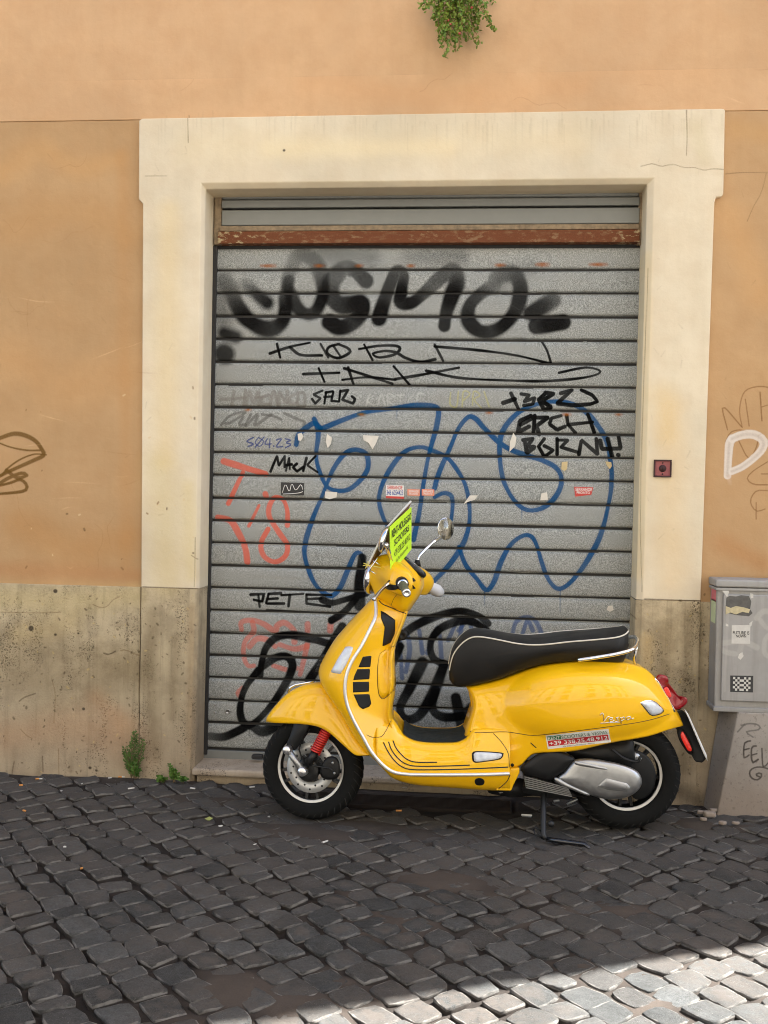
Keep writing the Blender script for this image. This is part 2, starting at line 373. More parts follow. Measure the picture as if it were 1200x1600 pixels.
# broad black lines low down
for pts, wd in [([(504,937),(518,942),(539,937),(572,927)],10),([(518,969),(537,957),(556,936)],10),([(562,946),(562,905),(566,872)],15),
                ([(511,1005),(483,997),(455,992),(432,996),(416,1012),(409,1035),(407,1055)],11),([(409,1042),(430,1028),(448,1026),(457,1038),(451,1059),(432,1091),(409,1119),(390,1133),(378,1124),(376,1100),(385,1072),(404,1047)],11),
                ([(327,1150,.7),(350,1151),(374,1141),(390,1133),(409,1143),(430,1135),(450,1122)],13),([(535,979),(521,1000),(504,1031),(483,1063)],13),
                ([(615,1003),(646,979),(679,964),(715,955),(745,961),(762,974)],11),([(760,985),(740,972),(718,970),(688,982),(673,1003),(676,1027),(694,1039)],11),
                ([(660,1035),(640,1075),(625,1105),(634,1123),(655,1117),(676,1084),(694,1038)],14),([(680,1078),(676,1108),(694,1120),(724,1117),(736,1105)],14),([(712,1090),(721,1135)],14),([(600,1060),(625,1010)],13)]:
    S_(pts, BLK, wd*1.2, .28, 1., grain=.04)
# worn rust spots and scraped glue
for x, y, ln in [(408,416,22),(492,416,14),(556,416,10),(637,416,10),(775,415,14),(838,414,18),(921,414,26),(760,645,8),(880,648,10),(962,648,8),(560,648,10),(385,640,6)]:
    S_([(x,y,.6),(x+ln*.5,y),(x+ln,y,.5)], (150,82,26), 6.5, .8, .95, grain=.4); S_([(x+ln*.4,y,.6),(x+ln*.4,y+rng.uniform(8,24),0)], (140,96,52), 5, 1., .4, grain=.5)
for k in range(70):
    x, y = rng.uniform(345, 985), rng.uniform(395, 1170)
    S_([(x, y, .5), (x+rng.uniform(4, 26), y+rng.uniform(-1, 1), .3)], (rng.choice([110, 190, 150]),)*3, rng.uniform(1, 3), .9, .35, grain=.6)
for k in range(26):      # rain-carried dirt runs
    x, y = rng.uniform(345, 985), rng.uniform(400, 1100)
    S_([(x, y, 0), (x-.3, y+30, .5), (x-.6, y+rng.uniform(50, 120), 0)], (90,84,74), rng.uniform(2, 6), 1., .25, grain=.6)
IMG_SHUT = sp.image()

wp = Paint('wall_marks', -3.4, -0.1, 6.0, 3.5, 300, -0.01)
W_ = wp.stroke
# scribbles on the plaster
BR = (104, 74, 26)
for pts, wd in [([(-14,690),(0,684),(20,678),(38,681),(54,690),(64,704),(66,712),(50,720),(12,737),(-10,748)],5),([(-10,690),(14,699),(40,704),(60,704)],2.5),([(70,711),(52,710),(30,718),(10,732),(0,744)],2.5),([(8,735),(24,747),(36,745),(40,742),(30,740),(10,748),(-6,758)],4),([(-6,760),(14,755),(30,750),(40,760),(34,768),(0,772),(-14,772)],4)]:
    W_(pts, BR, wd*1.35, .35, .95)
for pts in [[(1137,672),(1130,636),(1160,668)],[(1165,624),(1171,666)],[(1188,613),(1191,658)],[(1191,636),(1204,632)],[(1160,668),(1156,640),(1164,612),(1186,604),(1204,606)],[(1134,690),(1142,676),(1156,672),(1168,675)],[(1155,690),(1170,716),(1182,700),(1186,680)],[(1200,722),(1178,736),(1168,748),(1178,757),(1200,758)],[(1190,741),(1204,741)],[(1200,767),(1182,768),(1173,784),(1182,799),(1196,796)],[(1182,786),(1182,812)]]:
    W_(pts, (120,80,40), 1.9, .4, .8)
for pts in [[(1137,744),(1138,720),(1140,694),(1144,686)],[(1144,686),(1160,680),(1176,679),(1188,684),(1194,692),(1190,704),(1176,718),(1160,730),(1144,737)]]:
    W_(pts, (214,204,192), 13, .12, .95, grain=.1)
    W_(pts, (176,160,146), 5, .8, .55, grain=.8)
W_([(1139,745),(1141,756,.3)], (205,180,160), 6, .8, .6)
# broad soft stains and faded areas
for pts, col, wd, al in [([(-20,1015),(90,1025),(212,1040)],(104,84,50),80,.34),([(20,1060),(120,1075),(205,1050)],(96,78,46),60,.28),([(10,1150),(120,1135),(205,1160)],(176,132,94),70,.35),([(150,1090),(190,1130)],(186,146,108),40,.4),([(-10,935),(100,940),(210,930)],(196,176,124),46,.45),([(30,990),(110,975)],(200,176,120),40,.3),
                     ([(60,1208,.8),(68,1165,.2),(72,1150,0)],(70,54,34),14,.4),([(20,1205,.8),(24,1160,0)],(74,58,36),12,.4),([(110,1205,.8),(113,1168,0)],(80,62,38),9,.4),([(240,960),(236,1060),(244,1180)],(96,80,52),26,.35),([(275,1000),(270,1120)],(88,72,46),20,.35),([(300,950),(296,1180)],(150,124,92),14,.4),
                     ([(1040,980),(1036,1100),(1030,1220)],(112,92,54),34,.35),([(1075,960),(1070,1080),(1066,1200)],(76,60,32),26,.45),([(1095,950),(1090,1100)],(70,56,30),18,.4),([(1010,1000),(1006,1180)],(206,172,108),22,.35),([(1060,1235),(1090,1250)],(40,32,22),30,.6),
                     ([(265,330),(262,520),(258,720)],(226,196,128),46,.30),([(250,730),(258,800),(262,905)],(206,184,118),56,.34),([(295,760),(300,900)],(218,196,130),24,.35),([(1050,640),(1046,760),(1050,905)],(226,186,118),50,.26),([(1035,620),(1040,680)],(216,178,100),40,.3),([(1010,400),(1004,700),(996,900)],(232,206,146),16,.3),([(300,230),(600,226),(900,220)],(232,210,160),60,.2),
                     ([(420,236),(700,232)],(238,218,170),30,.3),([(1085,200),(1100,250)],(196,180,136),30,.3),([(0,270),(60,236),(120,262),(180,250)],(212,160,98),40,.25),([(20,350),(120,330),(200,370)],(190,138,78),60,.22),([(10,560),(100,600),(190,580)],(208,156,100),80,.25),([(30,820),(120,860),(200,840)],(184,128,66),60,.30),([(0,890),(210,900)],(176,112,62),30,.30),([(190,240),(196,880)],(186,134,78),26,.25),
                     ([(30,60),(200,90),(420,70)],(232,184,138),90,.25),([(480,130),(700,150),(900,130)],(216,160,108),50,.22),([(830,40),(1000,90),(1180,60)],(226,176,128),80,.25),([(760,20),(790,60),(830,70)],(186,140,92),36,.4),([(600,60),(640,110)],(236,190,146),60,.2),([(1140,340),(1190,460)],(214,164,106),50,.3),([(1130,850),(1190,880)],(172,112,58),36,.35),([(1150,200),(1200,210)],(196,150,92),40,.3)]:
    W_(pts, col, wd, 1.0, al, grain=.25)
for k in range(34):       # thin trowel marks and scuffs
    x, y = rng.choice([rng.uniform(0, 210), rng.uniform(0, 1200), rng.uniform(1135, 1200)]), rng.uniform(5, 165)
    if rng.random() < .5: x, y = rng.uniform(0, 212), rng.uniform(195, 900)
    t = rng.uniform(-.5, .5); L = rng.uniform(10, 60)
    W_([(x, y, .2), (x+L*.5, y+t*L*.5+rng.uniform(-3, 3), 1), (x+L, y+t*L, .2)], [(150,108,66), (240,204,160)][int(rng.random() < .5)], rng.uniform(1, 2.2), .7, .28, grain=.5)
for k in range(13):       # hairline cracks wandering through the plaster
    x, y = (rng.uniform(0, 205), rng.uniform(200, 880)) if k % 3 else (rng.uniform(0, 1200), rng.uniform(10, 160))
    a_ = rng.uniform(0, 6.28); P_ = [(x, y)]
    for i in range(int(rng.integers(4, 11))):
        a_ += rng.normal(0, .5); P_.append((P_[-1][0]+math.cos(a_)*9, P_[-1][1]+math.sin(a_)*9))
    if max(p[0] for p in P_) < 214 or y < 165: W_(P_, (150, 108, 68), 1.0, .5, .45, grain=.5)
for k in range(24):       # small flakes and knocks in the paint
    x, y = (rng.uniform(2, 210), rng.uniform(600, 905)) if k % 2 else (rng.uniform(225, 305), rng.uniform(600, 912))
    W_([(x, y), (x+rng.uniform(-3, 3), y+rng.uniform(-3, 3))], [(214,190,150), (130,96,60), (96,72,46)][int(rng.integers(3))], rng.uniform(1.5, 3.6), .3, .75, grain=.3)
W_([(716,-10),(722,40),(735,95,.2)], (150,112,72), 46, 1., .4, grain=.3)
# cracks and drips
CK = (118, 96, 66)
for pts, wd in [([(1000,262),(1018,258),(1032,262),(1050,259),(1068,264),(1084,264),(1098,268),(1112,266),(1131,267)],1.6),([(1134,271),(1160,269),(1200,269)],1.4),([(1198,270),(1190,300),(1178,322),(1168,345)],1.3),([(1071,174),(1072,215),(1071,245)],1.8),
                ([(220,917),(220,960),(221,985),(219.5,1005),(217,1080),(218,1130),(216,1215)],2.2),([(0,957),(60,958),(95,957)],1.4),([(145,945),(158,950),(168,947),(176,938),(186,933)],1.7),([(162,1021),(170,1023),(180,1018)],2.2),([(188,1017),(196,1016),(210,1022),(219,1025)],1.6),([(30,1096),(38,1090),(55,1084)],2.6),([(32,1140),(42,1150),(50,1154)],1.3),([(80,1060),(86,1085),(84,1130)],1.3),
                ([(22,1190),(20,1200),(18,1214)],2),([(66,1182),(67,1206)],2),([(91,1170),(92,1216)],1.8),([(300,868),(309,874)],1.5),([(306,840),(305,900),(304,917)],1.3),([(224,917),(308,920)],2.0),([(1006,936),(1094,939)],2.2),([(228,277),(262,277)],1.2),([(294,180),(295,225)],1.6),([(1002,925),(1000,800),(1004,640),(1012,420)],1.3)]:
    W_(pts, CK if wd < 2 else (70,54,36), wd, .4, .75, grain=.3)
for x, y, r in [(48,982,8),(86,924,7),(86,992,4),(444,237,4),(122,990,3),(130,1108,4),(140,1200,6),(150,1204,4),(1104,1250,5),(948,500,2)]:
    W_([(x,y),(x+.6,y)], (48,38,28), r, .3, .9)
for k in range(110):      # vertical wash marks on the surround
    x, y = rng.uniform(225, 1128), rng.uniform(172, 200)
    W_([(x, y, .7), (x, y+rng.uniform(10, 70), 0)], (150,132,96), rng.uniform(1, 4), .9, .22, grain=.4)
for k in range(60):
    x, y = rng.choice([rng.uniform(0, 216), rng.uniform(1110, 1200), rng.uniform(230, 300), rng.uniform(1010, 1090)]), rng.uniform(210, 900)
    W_([(x, y, .6), (x+rng.uniform(-9, 9), y+rng.uniform(-12, 12), .3)], (130,104,70), rng.uniform(1, 2.2), .6, .35, grain=.4)
for k in range(240):      # chips in the rough base coat
    l = rng.random() < .62
    x, y = (rng.uniform(0, 305) if l else rng.uniform(990, 1108)), rng.uniform(930, 1215)
    W_([(x, y), (x+rng.uniform(-2.5, 2.5), y+rng.uniform(-3, 3))], (70,56,36) if rng.random() < .75 else (196,172,118), rng.uniform(1.2, 3.4), .4, .7, grain=.5)
IMG_WALL = wp.image()

# ------------------------------------------------------------------ materials of the setting
def stucco(name, col, marks=True, rough_amt=.25):
    g = G(name); p = g.pos()
    big = g.noise(p, 1.3, 5, .6, .3, .7); mid = g.noise(p, 7, 5, .6, .35, .7)
    streak = g.noise(g.pos((9, 9, .7)), 1.6, 4, .6, .45, .75)
    c = g.mix(big, tuple(x*.87 for x in col), tuple(min(1, x*1.08) for x in col)); c = g.mix(g.math('MULTIPLY', g.noise(g.pos((1, 1, 1.6)), .55, 3, .5, .45, .6), .35), c, tuple(min(1, x*1.1+.02) for x in col))
    c = g.mix(g.math('MULTIPLY', mid, .34), c, tuple(x*y for x, y in zip(col, (.88, .80, .72))))
    c = g.mix(g.math('MULTIPLY', streak, .16), c, tuple(x*y for x, y in zip(col, (.80, .78, .72))))
    if marks:
        im = g.image(IMG_WALL); c = g.mix(im[1], c, im[0])
    fine = g.noise(p, 220, 4, .65); lump = g.noise(p, 11, 4, .55)
    n1 = g.bump(lump, .35, .012); n2 = g.bump(fine, rough_amt, .002, n1)
    g.set(Base_Color=c, Roughness=.88, Normal=n2, Specular_IOR_Level=.25); return g.m
def weathered(name, col, dark, low):
    g = G(name); p = g.pos(); z = g.sep(p)[2]
    big = g.noise(p, 1.7, 6, .65, .36, .64); mid = g.noise(p, 9, 6, .7, .4, .66)
    pits = g.vor(p, 75, lo=.18, hi=.34); pit2 = g.vor(p, 160, lo=.2, hi=.38); band = g.noise(g.pos((6, 6, 2.0)), 1.2, 6, .7, .48, .62); pitm = g.math('MULTIPLY', g.math('SUBTRACT', 1., g.math('MULTIPLY', pits, pit2)), band)
    streak = g.noise(g.pos((22, 22, 1.1)), 1.5, 5, .65, .48, .72)
    c = g.mix(big, col, tuple(x*.82 for x in col)); c = g.mix(g.math('MULTIPLY', mid, .65), c, dark)
    splash = g.math('MULTIPLY', g.ramp(g.math('ADD', z, g.math('MULTIPLY', g.noise(p, 3.5, 5), .55)), .95, .30), .62)
    c = g.mix(splash, c, low); c = g.mix(g.math('MULTIPLY', streak, .34), c, tuple(x*.55 for x in dark))
    c = g.mix(g.math('MULTIPLY', pitm, .75), c, (.055, .042, .027))
    im = g.image(IMG_WALL); c = g.mix(im[1], c, im[0])
    h = g.math('SUBTRACT', g.noise(p, 90, 6, .7), g.math('MULTIPLY', pitm, .8))
    g.set(Base_Color=c, Roughness=.93, Normal=g.bump(h, .75, .006), Specular_IOR_Level=.2); return g.m

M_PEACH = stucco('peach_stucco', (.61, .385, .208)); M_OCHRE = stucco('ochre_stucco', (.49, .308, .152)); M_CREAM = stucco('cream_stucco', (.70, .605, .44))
M_BASE = weathered('weathered_plaster', (.55, .45, .290), (.31, .25, .160), (.32, .245, .170))
M_SILL = weathered('worn_travertine', (.50, .42, .32), (.28, .22, .15), (.40, .32, .235))
M_DARK = plain('dark_void', (.012, .011, .010), .9)

def facade():
    root = empty('stucco_building', (-1.8, 0, 0), label='peach stucco building front with cream door surround and stained plaster base', category='building')
    zu = at_y(217, 187, 0).z; zp = at_y(110, 914.5, -.012).z; YF, YB = -.025, .34
    XL, XR, ZT = -9.0, 4.3, 14.0
    def wallbox(name, a, b, mt):
        o = MB().box(a, b).build(name, mt, root, smooth=False); bevel(o, .004, 2); wp.uv(o); return o
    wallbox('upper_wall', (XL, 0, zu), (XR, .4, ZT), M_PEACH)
    xl, xr = at_y(290, 600, 0).x, at_y(1040, 600, 0).x
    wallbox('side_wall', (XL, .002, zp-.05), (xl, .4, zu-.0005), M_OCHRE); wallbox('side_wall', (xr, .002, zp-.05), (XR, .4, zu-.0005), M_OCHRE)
    xo = at_y(220, 1000, -.012).x
    wallbox('plinth', (XL, -.012, -.3), (xo-.002, .41, zp), M_BASE)
    xq = at_y(1096, 1000, -.012).x; zq = at_y(1110, 941, -.012).z
    wallbox('plinth', (xq-.035, -.012, -.3), (XR+.01, .41, zq), M_BASE)
    def surround(name, outer, innerf, innerc, mt):
        """front polygon = outer loop down to the inner edge, then chamfer, then reveal"""
        O_ = [at_y(*p, YF) for p in outer]; I = [at_y(*p, YF) for p in innerf]; C = [at_y(*p, YF+.024) for p in innerc]
        D = [Vector((q.x, YB, q.z)) for q in C]; OB = [Vector((q.x, .02, q.z)) for q in O_]
        V = O_+I+C+D+OB; n, k = len(O_), len(I); a, b, c, d = n, n+k, n+2*k, n+3*k
        tr = tessellate_polygon([O_+list(reversed(I))]); lp = list(range(n))+list(reversed(range(n, n+k)))
        Fc = [tuple(lp[i] for i in t) for t in tr]
        for i in range(k-1): Fc += [(a+i, a+i+1, b+i+1, b+i), (b+i, b+i+1, c+i+1, c+i)]
        for i in range(n-1): Fc += [(i, i+1, d+i+1, d+i)]
        o = fixn(obj(name, V, Fc, mt, root, smooth=False))
        bm = bmesh.new(); bm.from_mesh(o.data); bmesh.ops.dissolve_limit(bm, angle_limit=.005, verts=bm.verts, edges=bm.edges); bm.to_mesh(o.data); bm.free()
        bevel(o, .005, 2, 25); wp.uv(o); return o
    surround('door_surround', [(220.5,918),(223,318),(216.5,311),(217,188),(222,185),(1128,169.5),(1133,171),(1130.5,303),(1128,307),(1119,308),(1116.5,316),(1106.5,600),(1095,938)],
             [(305.5,919),(314,286),(1022,278),(1004,937)], [(312,919.5),(321.5,296),(1011,288),(993.5,936.5)], M_CREAM)
    surround('pilaster_base', [(216,1236),(220.5,918.5)][::1], [(296,1236),(305,919.4)], [(304,1236),(311.5,920)], M_BASE)
    surround('pilaster_base', [(1087,1290),(1095,938.6)], [(992,1290),(1003.5,937.6)], [(982,1290),(993,937.2)], M_BASE)
    # wall behind the lintel so no light leaks
    wallbox('lintel', (xl-.1, .03, at_y(600, 270, 0).z+.04), (xr+.1, .39, zu-.001), M_CREAM)
    # stone threshold
    x0, x1 = at_y(299, 1205, -.045).x, at_y(994, 1230, -.045).x
    o = MB().box((x0, -.045, at_y(350, 1214.5, -.045).z), (x1, .36, at_y(350, 1203, -.045).z)).build('threshold', M_SILL, root, smooth=False); bevel(o, .012, 3); wp.uv(o)
    o = MB().box((x0+.02, -.015, -.1), (x1-.02, .3, at_y(350, 1214.5, -.045).z+.001)).build('threshold_bed', M_BASE, root, smooth=False); wp.uv(o)
    wallbox('back_wall', (XL, .41, -.2), (XR, 1.2, ZT-.05), M_DARK)
    o = MB().box((XL-.2, -.45, ZT), (XR, 1.3, ZT+.18)).build('cornice', M_CREAM, root, smooth=False); wp.uv(o)
    return root
BUILDING = facade()

# ------------------------------------------------------------------ roller shutter
def galvanised(name, marks=True, tone=1.0, sp=1.0):
    g = G(name); p = g.pos()
    sa = g.noise(p, 210, 3, .7, .34, .66); sb = g.noise(p, 85, 4, .65, .35, .65); bg_ = g.noise(p, 3, 4, .6, .3, .7)
    c = g.mix(sa, (.145*tone, .155*tone, .150*tone), (.48*tone, .498*tone, .480*tone))
    c = g.mix(g.math('MULTIPLY', sb, .35*sp), c, (.25*tone, .26*tone, .25*tone)); c = g.mix(g.math('MULTIPLY', bg_, .25), c, (.36, .345, .30))
    c = g.mix(g.math('MULTIPLY', g.noise(g.pos((1.2, 1, 26)), 1.0, 4, .6, .5, .8), .3), c, (.26, .24, .20))
    mtl = .25
    if marks:
        im = g.image(IMG_SHUT); c = g.mix(im[1], c, im[0]); mtl = g.math('MULTIPLY', g.math('SUBTRACT', 1., im[1]), .25)
    g.set(Base_Color=c, Metallic=mtl, Specular_IOR_Level=(g.math('SUBTRACT', .22, g.math('MULTIPLY', im[1], .18)) if marks else .2), Roughness=g.ramp(sb, 0, 1, .55, .70), Normal=g.bump(sa, .12, .001)); return g.m
M_SLAT = galvanised('galvanised_steel'); M_PANEL = plain('dull_grey_sheet', (.21, .215, .20), .55, .25, var=.22, scale=9)
def rusty(name):
    g = G(name); p = g.pos((1, 1, 2.2))
    a = g.noise(p, 26, 6, .7, .52, .60); b = g.noise(p, 7, 5, .6, .3, .7); f = g.noise(p, 120, 4, .6)
    xx = g.sep(g.pos())[0]
    edge = g.math('ADD', g.ramp(xx, -1.05, -1.28), g.ramp(xx, .55, .72))
    m_ = g.math('MULTIPLY', a, g.math('ADD', g.math('MULTIPLY', b, .35), edge)); 
    c = g.mix(f, (.085, .026, .010), (.22, .066, .018)); c = g.mix(m_, c, (.46, .36, .20))
    g.set(Base_Color=c, Roughness=.85, Normal=g.bump(g.math('ADD', f, m_), .4, .004)); return g.m
M_RUST = rusty('rusty_steel')
M_FLAKE = plain('flaking_cream_paint', (.25, .185, .115), .85, var=.75, scale=45, bmp=.4)
M_BLACKLINE = plain('black_rubber_edge', (.02, .019, .018), .7)
M_STEEL = plain('worn_steel', (.45, .45, .44), .38, 1.0, var=.2, scale=120)

def shutter():
    xa, xb = at_y(338, 400, YS).x-.03, at_y(1001, 400, YS).x+.01
    xa = min(xa, at_y(322, 1150, YS).x-.02); xb = max(xb, at_y(985, 1000, YS).x+.02)
    z0 = at_y(340, 388, YS).z; zb = at_y(325, 1128.7, YS).z; pitch = (z0-zb)/21
    root = empty('roller_shutter', ((xa+xb)/2, YS, .085), label='galvanised roller shutter covered in tags closed behind the yellow scooter', category='shutter')
    # cross-section of a slat: (height below top, depth towards the street)
    prof = [(0, -.008), (.003, -.008), (.0042, .003), (.009, .0062), (.022, .0082), (.050, .0095), (.078, .0088), (.089, .0074), (.0945, .0050), (.0960, -.002), (.0970, -.010), (.1045, -.012)]
    k = pitch/.1045
    zlast = at_y(330, 1170.5, YS).z
    for i in range(22):
        zt = z0-i*pitch; kk = k if i < 21 else (zt-zlast)/.1045
        jit = rng.normal(0, .0012); sag = rng.normal(0, .0008)
        rings = []
        for x, e in zip(np.linspace(xa, xb, 9), (0,1,1,1,1,1,1,1,0)):
            rings.append([Vector((x, YS-d+jit+e*rng.normal(0, .001), zt-h*kk-e*sag)) for h, d in prof]) if e == 0 else rings.append((lambda yb, zb_: [Vector((x, YS-d+jit+yb, zt-h*kk+zb_)) for h, d in prof])(rng.normal(0, .0013), rng.normal(0, .0006)))
        V, Fc = loft(rings, closed=False)
        o = obj('slat', V, Fc, M_SLAT, root, smooth=True, origin=((xa+xb)/2, YS, zt)); fixn(o)
        bm = bmesh.new(); bm.from_mesh(o.data)
        if sum(f.normal.y for f in bm.faces) > 0: bmesh.ops.reverse_faces(bm, faces=bm.faces)
        bm.to_mesh(o.data); bm.free(); sp.uv(o)
    MB().box((xa, YS+.008, .085), (xb, YS+.03, z0+.02)).build('curtain_backing', M_BLACKLINE, root, smooth=False)
    zB = at_y(330, 1186, YS).z
    o = MB().box((xa, YS-.012, zB), (xb, YS+.006, zlast-.002)).build('bottom_bar', M_PANEL, root, smooth=False); bevel(o, .003)
    o = MB().box((xa+.04, YS-.03, zB-.006), (xb-.04, YS-.012, zB+.006)).build('bottom_flange', M_PANEL, root, smooth=False); bevel(o, .002)
    # header: two folded sheets, a flaking ledge and the rusty channel
    def strip(name, u0, u1, va, vb, y, th, mt, bv=.004):
        A, B = at_y(u0, va, y), at_y(u1, va-3, y); zb_ = at_y(u0, vb, y).z
        o = MB().box((A.x, y, zb_), (B.x, y+th, A.z)).build(name, mt, root, smooth=False); bevel(o, bv, 3); return o
    strip('header_sheet', 346, 1000, 298, 312, YS-.03, .05, M_PANEL, .012); strip('header_sheet', 346, 1000, 312.6, 325, YS-.036, .05, M_PANEL, .005)
    strip('header_sheet', 346, 1000, 328, 352.5, YS-.033, .05, M_PANEL, .006)
    strip('header_ledge', 343, 999, 353, 361, YS-.037, .05, M_FLAKE, .003)
    strip('rusty_channel', 340, 1000, 361.5, 380.5, YS-.045, .06, M_RUST, .003)
    strip('header_post', 335, 346.5, 300, 382, YS-.028, .05, M_FLAKE, .004); strip('header_post', 998.5, 1006, 294, 382, YS-.028, .05, M_FLAKE, .004)
    o = MB().box((xa-.2, YS+.02, z0+.01), (xb+.2, YS+.06, at_y(600, 270, YS).z+.2)).build('header_backing', M_BLACKLINE, root, smooth=False)
    # guide rails at both jambs
    for ul, ub in ((339.5, 323.5), (1001.5, 982)):
        a, b = at_y(ul, 384, YS-.018), at_y(ub, 1180, YS-.018); s = -1 if ul < 600 else 1
        w_ = .012
        prism_obj('guide_rail', [a+Vector((s*w_*2, 0, 0)), a, Vector((b.x, b.y, .083)), Vector((b.x+s*w_*2, b.y, .083))], (0, .05, 0), M_BLACKLINE, root, .002)
    # lock and screws on the lowest full slat
    c = at_y(356, 1111.5, YS-.011)
    lk = obj('lock', *lathe(c, (0, -1, 0), [(.0001, .0), (.011, .0), (.0125, .002), (.012, .004), (.009, .0045), (.0085, .003), (.0001, .003)], 24), M_STEEL, root, origin=c)
    o = MB().box((c.x-.006, c.y-.0045, c.z-.0012), (c.x+.006, c.y-.003, c.z+.0012)).build('keyhole', M_DARK, lk, smooth=False)
    for v in (1101.5, 1113.5):
        c = at_y(336, v, YS-.011); obj('screw', *lathe(c, (0, -1, 0), [(.0001, .004), (.004, .0035), (.005, .001), (.005, 0)], 12), M_STEEL, root, origin=c)
    # small bracket lying at the foot
    c = at_y(402, 1187, .13)
    o = MB().box((c.x-.02, .10, .084), (c.x+.03, .135, .104)).box((c.x-.026, .11, .084), (c.x-.016, .14, .10)).build('floor_bracket', M_BLACKLINE, root, smooth=False); bevel(o, .003)
    # stickers and torn paper
    Yt = YS-.0148
    mW = plain('sticker_white', (.72, .70, .66), .6); mR = plain('sticker_red', (.55, .05, .04), .55); mO = plain('sticker_orange', (.72, .26, .16), .55); mK = plain('sticker_black', (.02, .02, .02), .5); mP = plain('torn_paper', (.66, .62, .54), .85, var=.2); mY = plain('torn_tan_paper', (.60, .47, .25), .85, var=.2)
    def quad(name, pts, mt, par, y=Yt, **kw):
        return prism_obj(name, [at_y(*p, y) for p in pts], (0, .0012, 0), mt, par, **kw)
    def words(par, rows, y=Yt-.0006):
        for body, (ua, va, ub, vb), mt in rows:
            V, Fc = text2d(body, True); a, b = at_y(ua, vb, y), at_y(ub, va, y)
            obj('lettering', [(a.x+x*(b.x-a.x), y, a.z+z*(b.z-a.z)) for x, z in V], Fc, mt, par, smooth=False)
    s1 = quad('sticker', [(603,757.5),(631,758.5),(631,779.5),(603,778.5)], mW, root, label='white and red sticker with a phone number on the shutter')
    quad('band', [(603,775),(631,776),(631,779.4),(603,778.4)], mR, s1, Yt-.0012); words(s1, [('SERRANDE', (605,759,629,764.5), mR), ('346 6054423', (604,766,630,773.5), plain('print_blue', (.06,.09,.30), .6))])
    for a, b in ((636.5, 656), (659, 678.5)):
        s2 = quad('sticker', [(a,764),(b,764.8),(b,775),(a,774.2)], mO, root, label='small orange sticker beside the phone number sticker')
        words(s2, [('SERRANDE', (a+2,766,b-2,769.5), mW), ('PRONTO', (a+3,770.5,b-3,773), mW)], Yt-.0008)
    s3 = quad('sticker', [(897,760.5),(927,761.5),(924,773),(899,776)], mR, root, label='torn red sticker near the right end of the shutter')
    words(s3, [('SERRANDE', (899,762.5,925,767), mW), ('PRONTO', (901,768,922,771.5), mW)])
    s4 = quad('sticker', [(439,753.5),(475,754.5),(475,774),(439,773)], mK, root, label='black sticker with white scribble on the shutter')
    tb = MB()
    for pts in ([(441,770),(446,757),(452,768),(456,756),(462,766),(470,757),(473,765)], [(442,772),(455,771.5),(468,770),(473,768)]):
        tb.tube([at_y(*p, Yt-.001) for p in crom(pts, 24)], .0018, 5)
    tb.build('scribble', mW, s4)
    for pts, mt in [([(465,678),(471,676),(474,682),(470,689),(466,688)],mP),([(511,678),(519,684),(517,694),(512,700),(509,690)],mP),([(567,680),(592,681),(588,692),(582,702),(576,692),(568,688)],mP),([(508,768),(527,769),(526,777),(515,780),(508,778)],mP),([(802,676),(807,684),(805,697),(796,706),(797,690)],mP),
                    ([(846,771),(855,769),(856,781),(844,782)],mP),([(878,722),(887,721),(886,733),(882,736),(877,733)],mY),([(946,721),(955,722),(956,728),(953,733),(948,727)],mY),([(734,774),(747,774),(742,781),(731,784),(724,788)],mP),([(950,947),(957,946),(959,953),(953,956),(948,953)],mP)]:
        quad('paper_scrap', pts, mt, root)
    return root
SHUTTER = shutter()

# ------------------------------------------------------------------ street: basalt setts in a dirt bed
def nz(x, y, s, k=0):
    """cheap smooth value noise"""
    x, y = x*s+17.3*k, y*s-9.1*k; i, j = math.floor(x), math.floor(y); fx, fy = x-i, y-j
    h = lambda a, b: (math.sin(a*127.1+b*311.7+k*74.7)*43758.5453) % 1.0
    fx, fy = fx*fx*(3-2*fx), fy*fy*(3-2*fy)
    return (h(i, j)*(1-fx)+h(i+1, j)*fx)*(1-fy)+(h(i, j+1)*(1-fx)+h(i+1, j+1)*fx)*fy
def swell(x, y): return .010*(nz(x, y, .9, 1)-.5)+.012*(nz(x, y, 2.2, 2)-.5)
DIRT_SPOTS = [(at_z(480, 1300, 0), .36, .14, .012), (at_z(560, 1290, 0), .32, .15, .008), (at_z(700, 1300, 0), .34, .16, .004), (at_z(680, 1375, 0), .26, .15, .005), (at_z(375, 1545, 0), .16, .15, .009), (at_z(470, 1570, 0), .16, .09, .009),
              (at_z(860, 1330, 0), .40, .12, .004), (at_z(1090, 1285, 0), .16, .10, .012), (at_z(620, 1440, 0), .22, .10, .002), (at_z(1160, 1290, 0), .15, .05, .010), (at_z(330, 1250, 0), .5, .10, .003), (at_z(950, 1420, 0), .3, .12, .001)]
def dirt(x, y):
    z = -.0120+.013*(nz(x, y, 2.6, 3)-.5)+.010*(nz(x, y, 14, 4)-.5)
    for c, rx, ry, h in DIRT_SPOTS:
        d = ((x-c.x)/rx)**2+((y-c.y)/ry)**2
        if d < 4: z = max(z, -.019+(h+.019)*math.exp(-d*1.1)*(0.50+.55*nz(x, y, 6, 5)+.34*nz(x, y, 17, 8)))
    if y > -.16: z = max(z, -.012+.012*nz(x, y, 5, 6)*(y+.16)/.16)
    return z
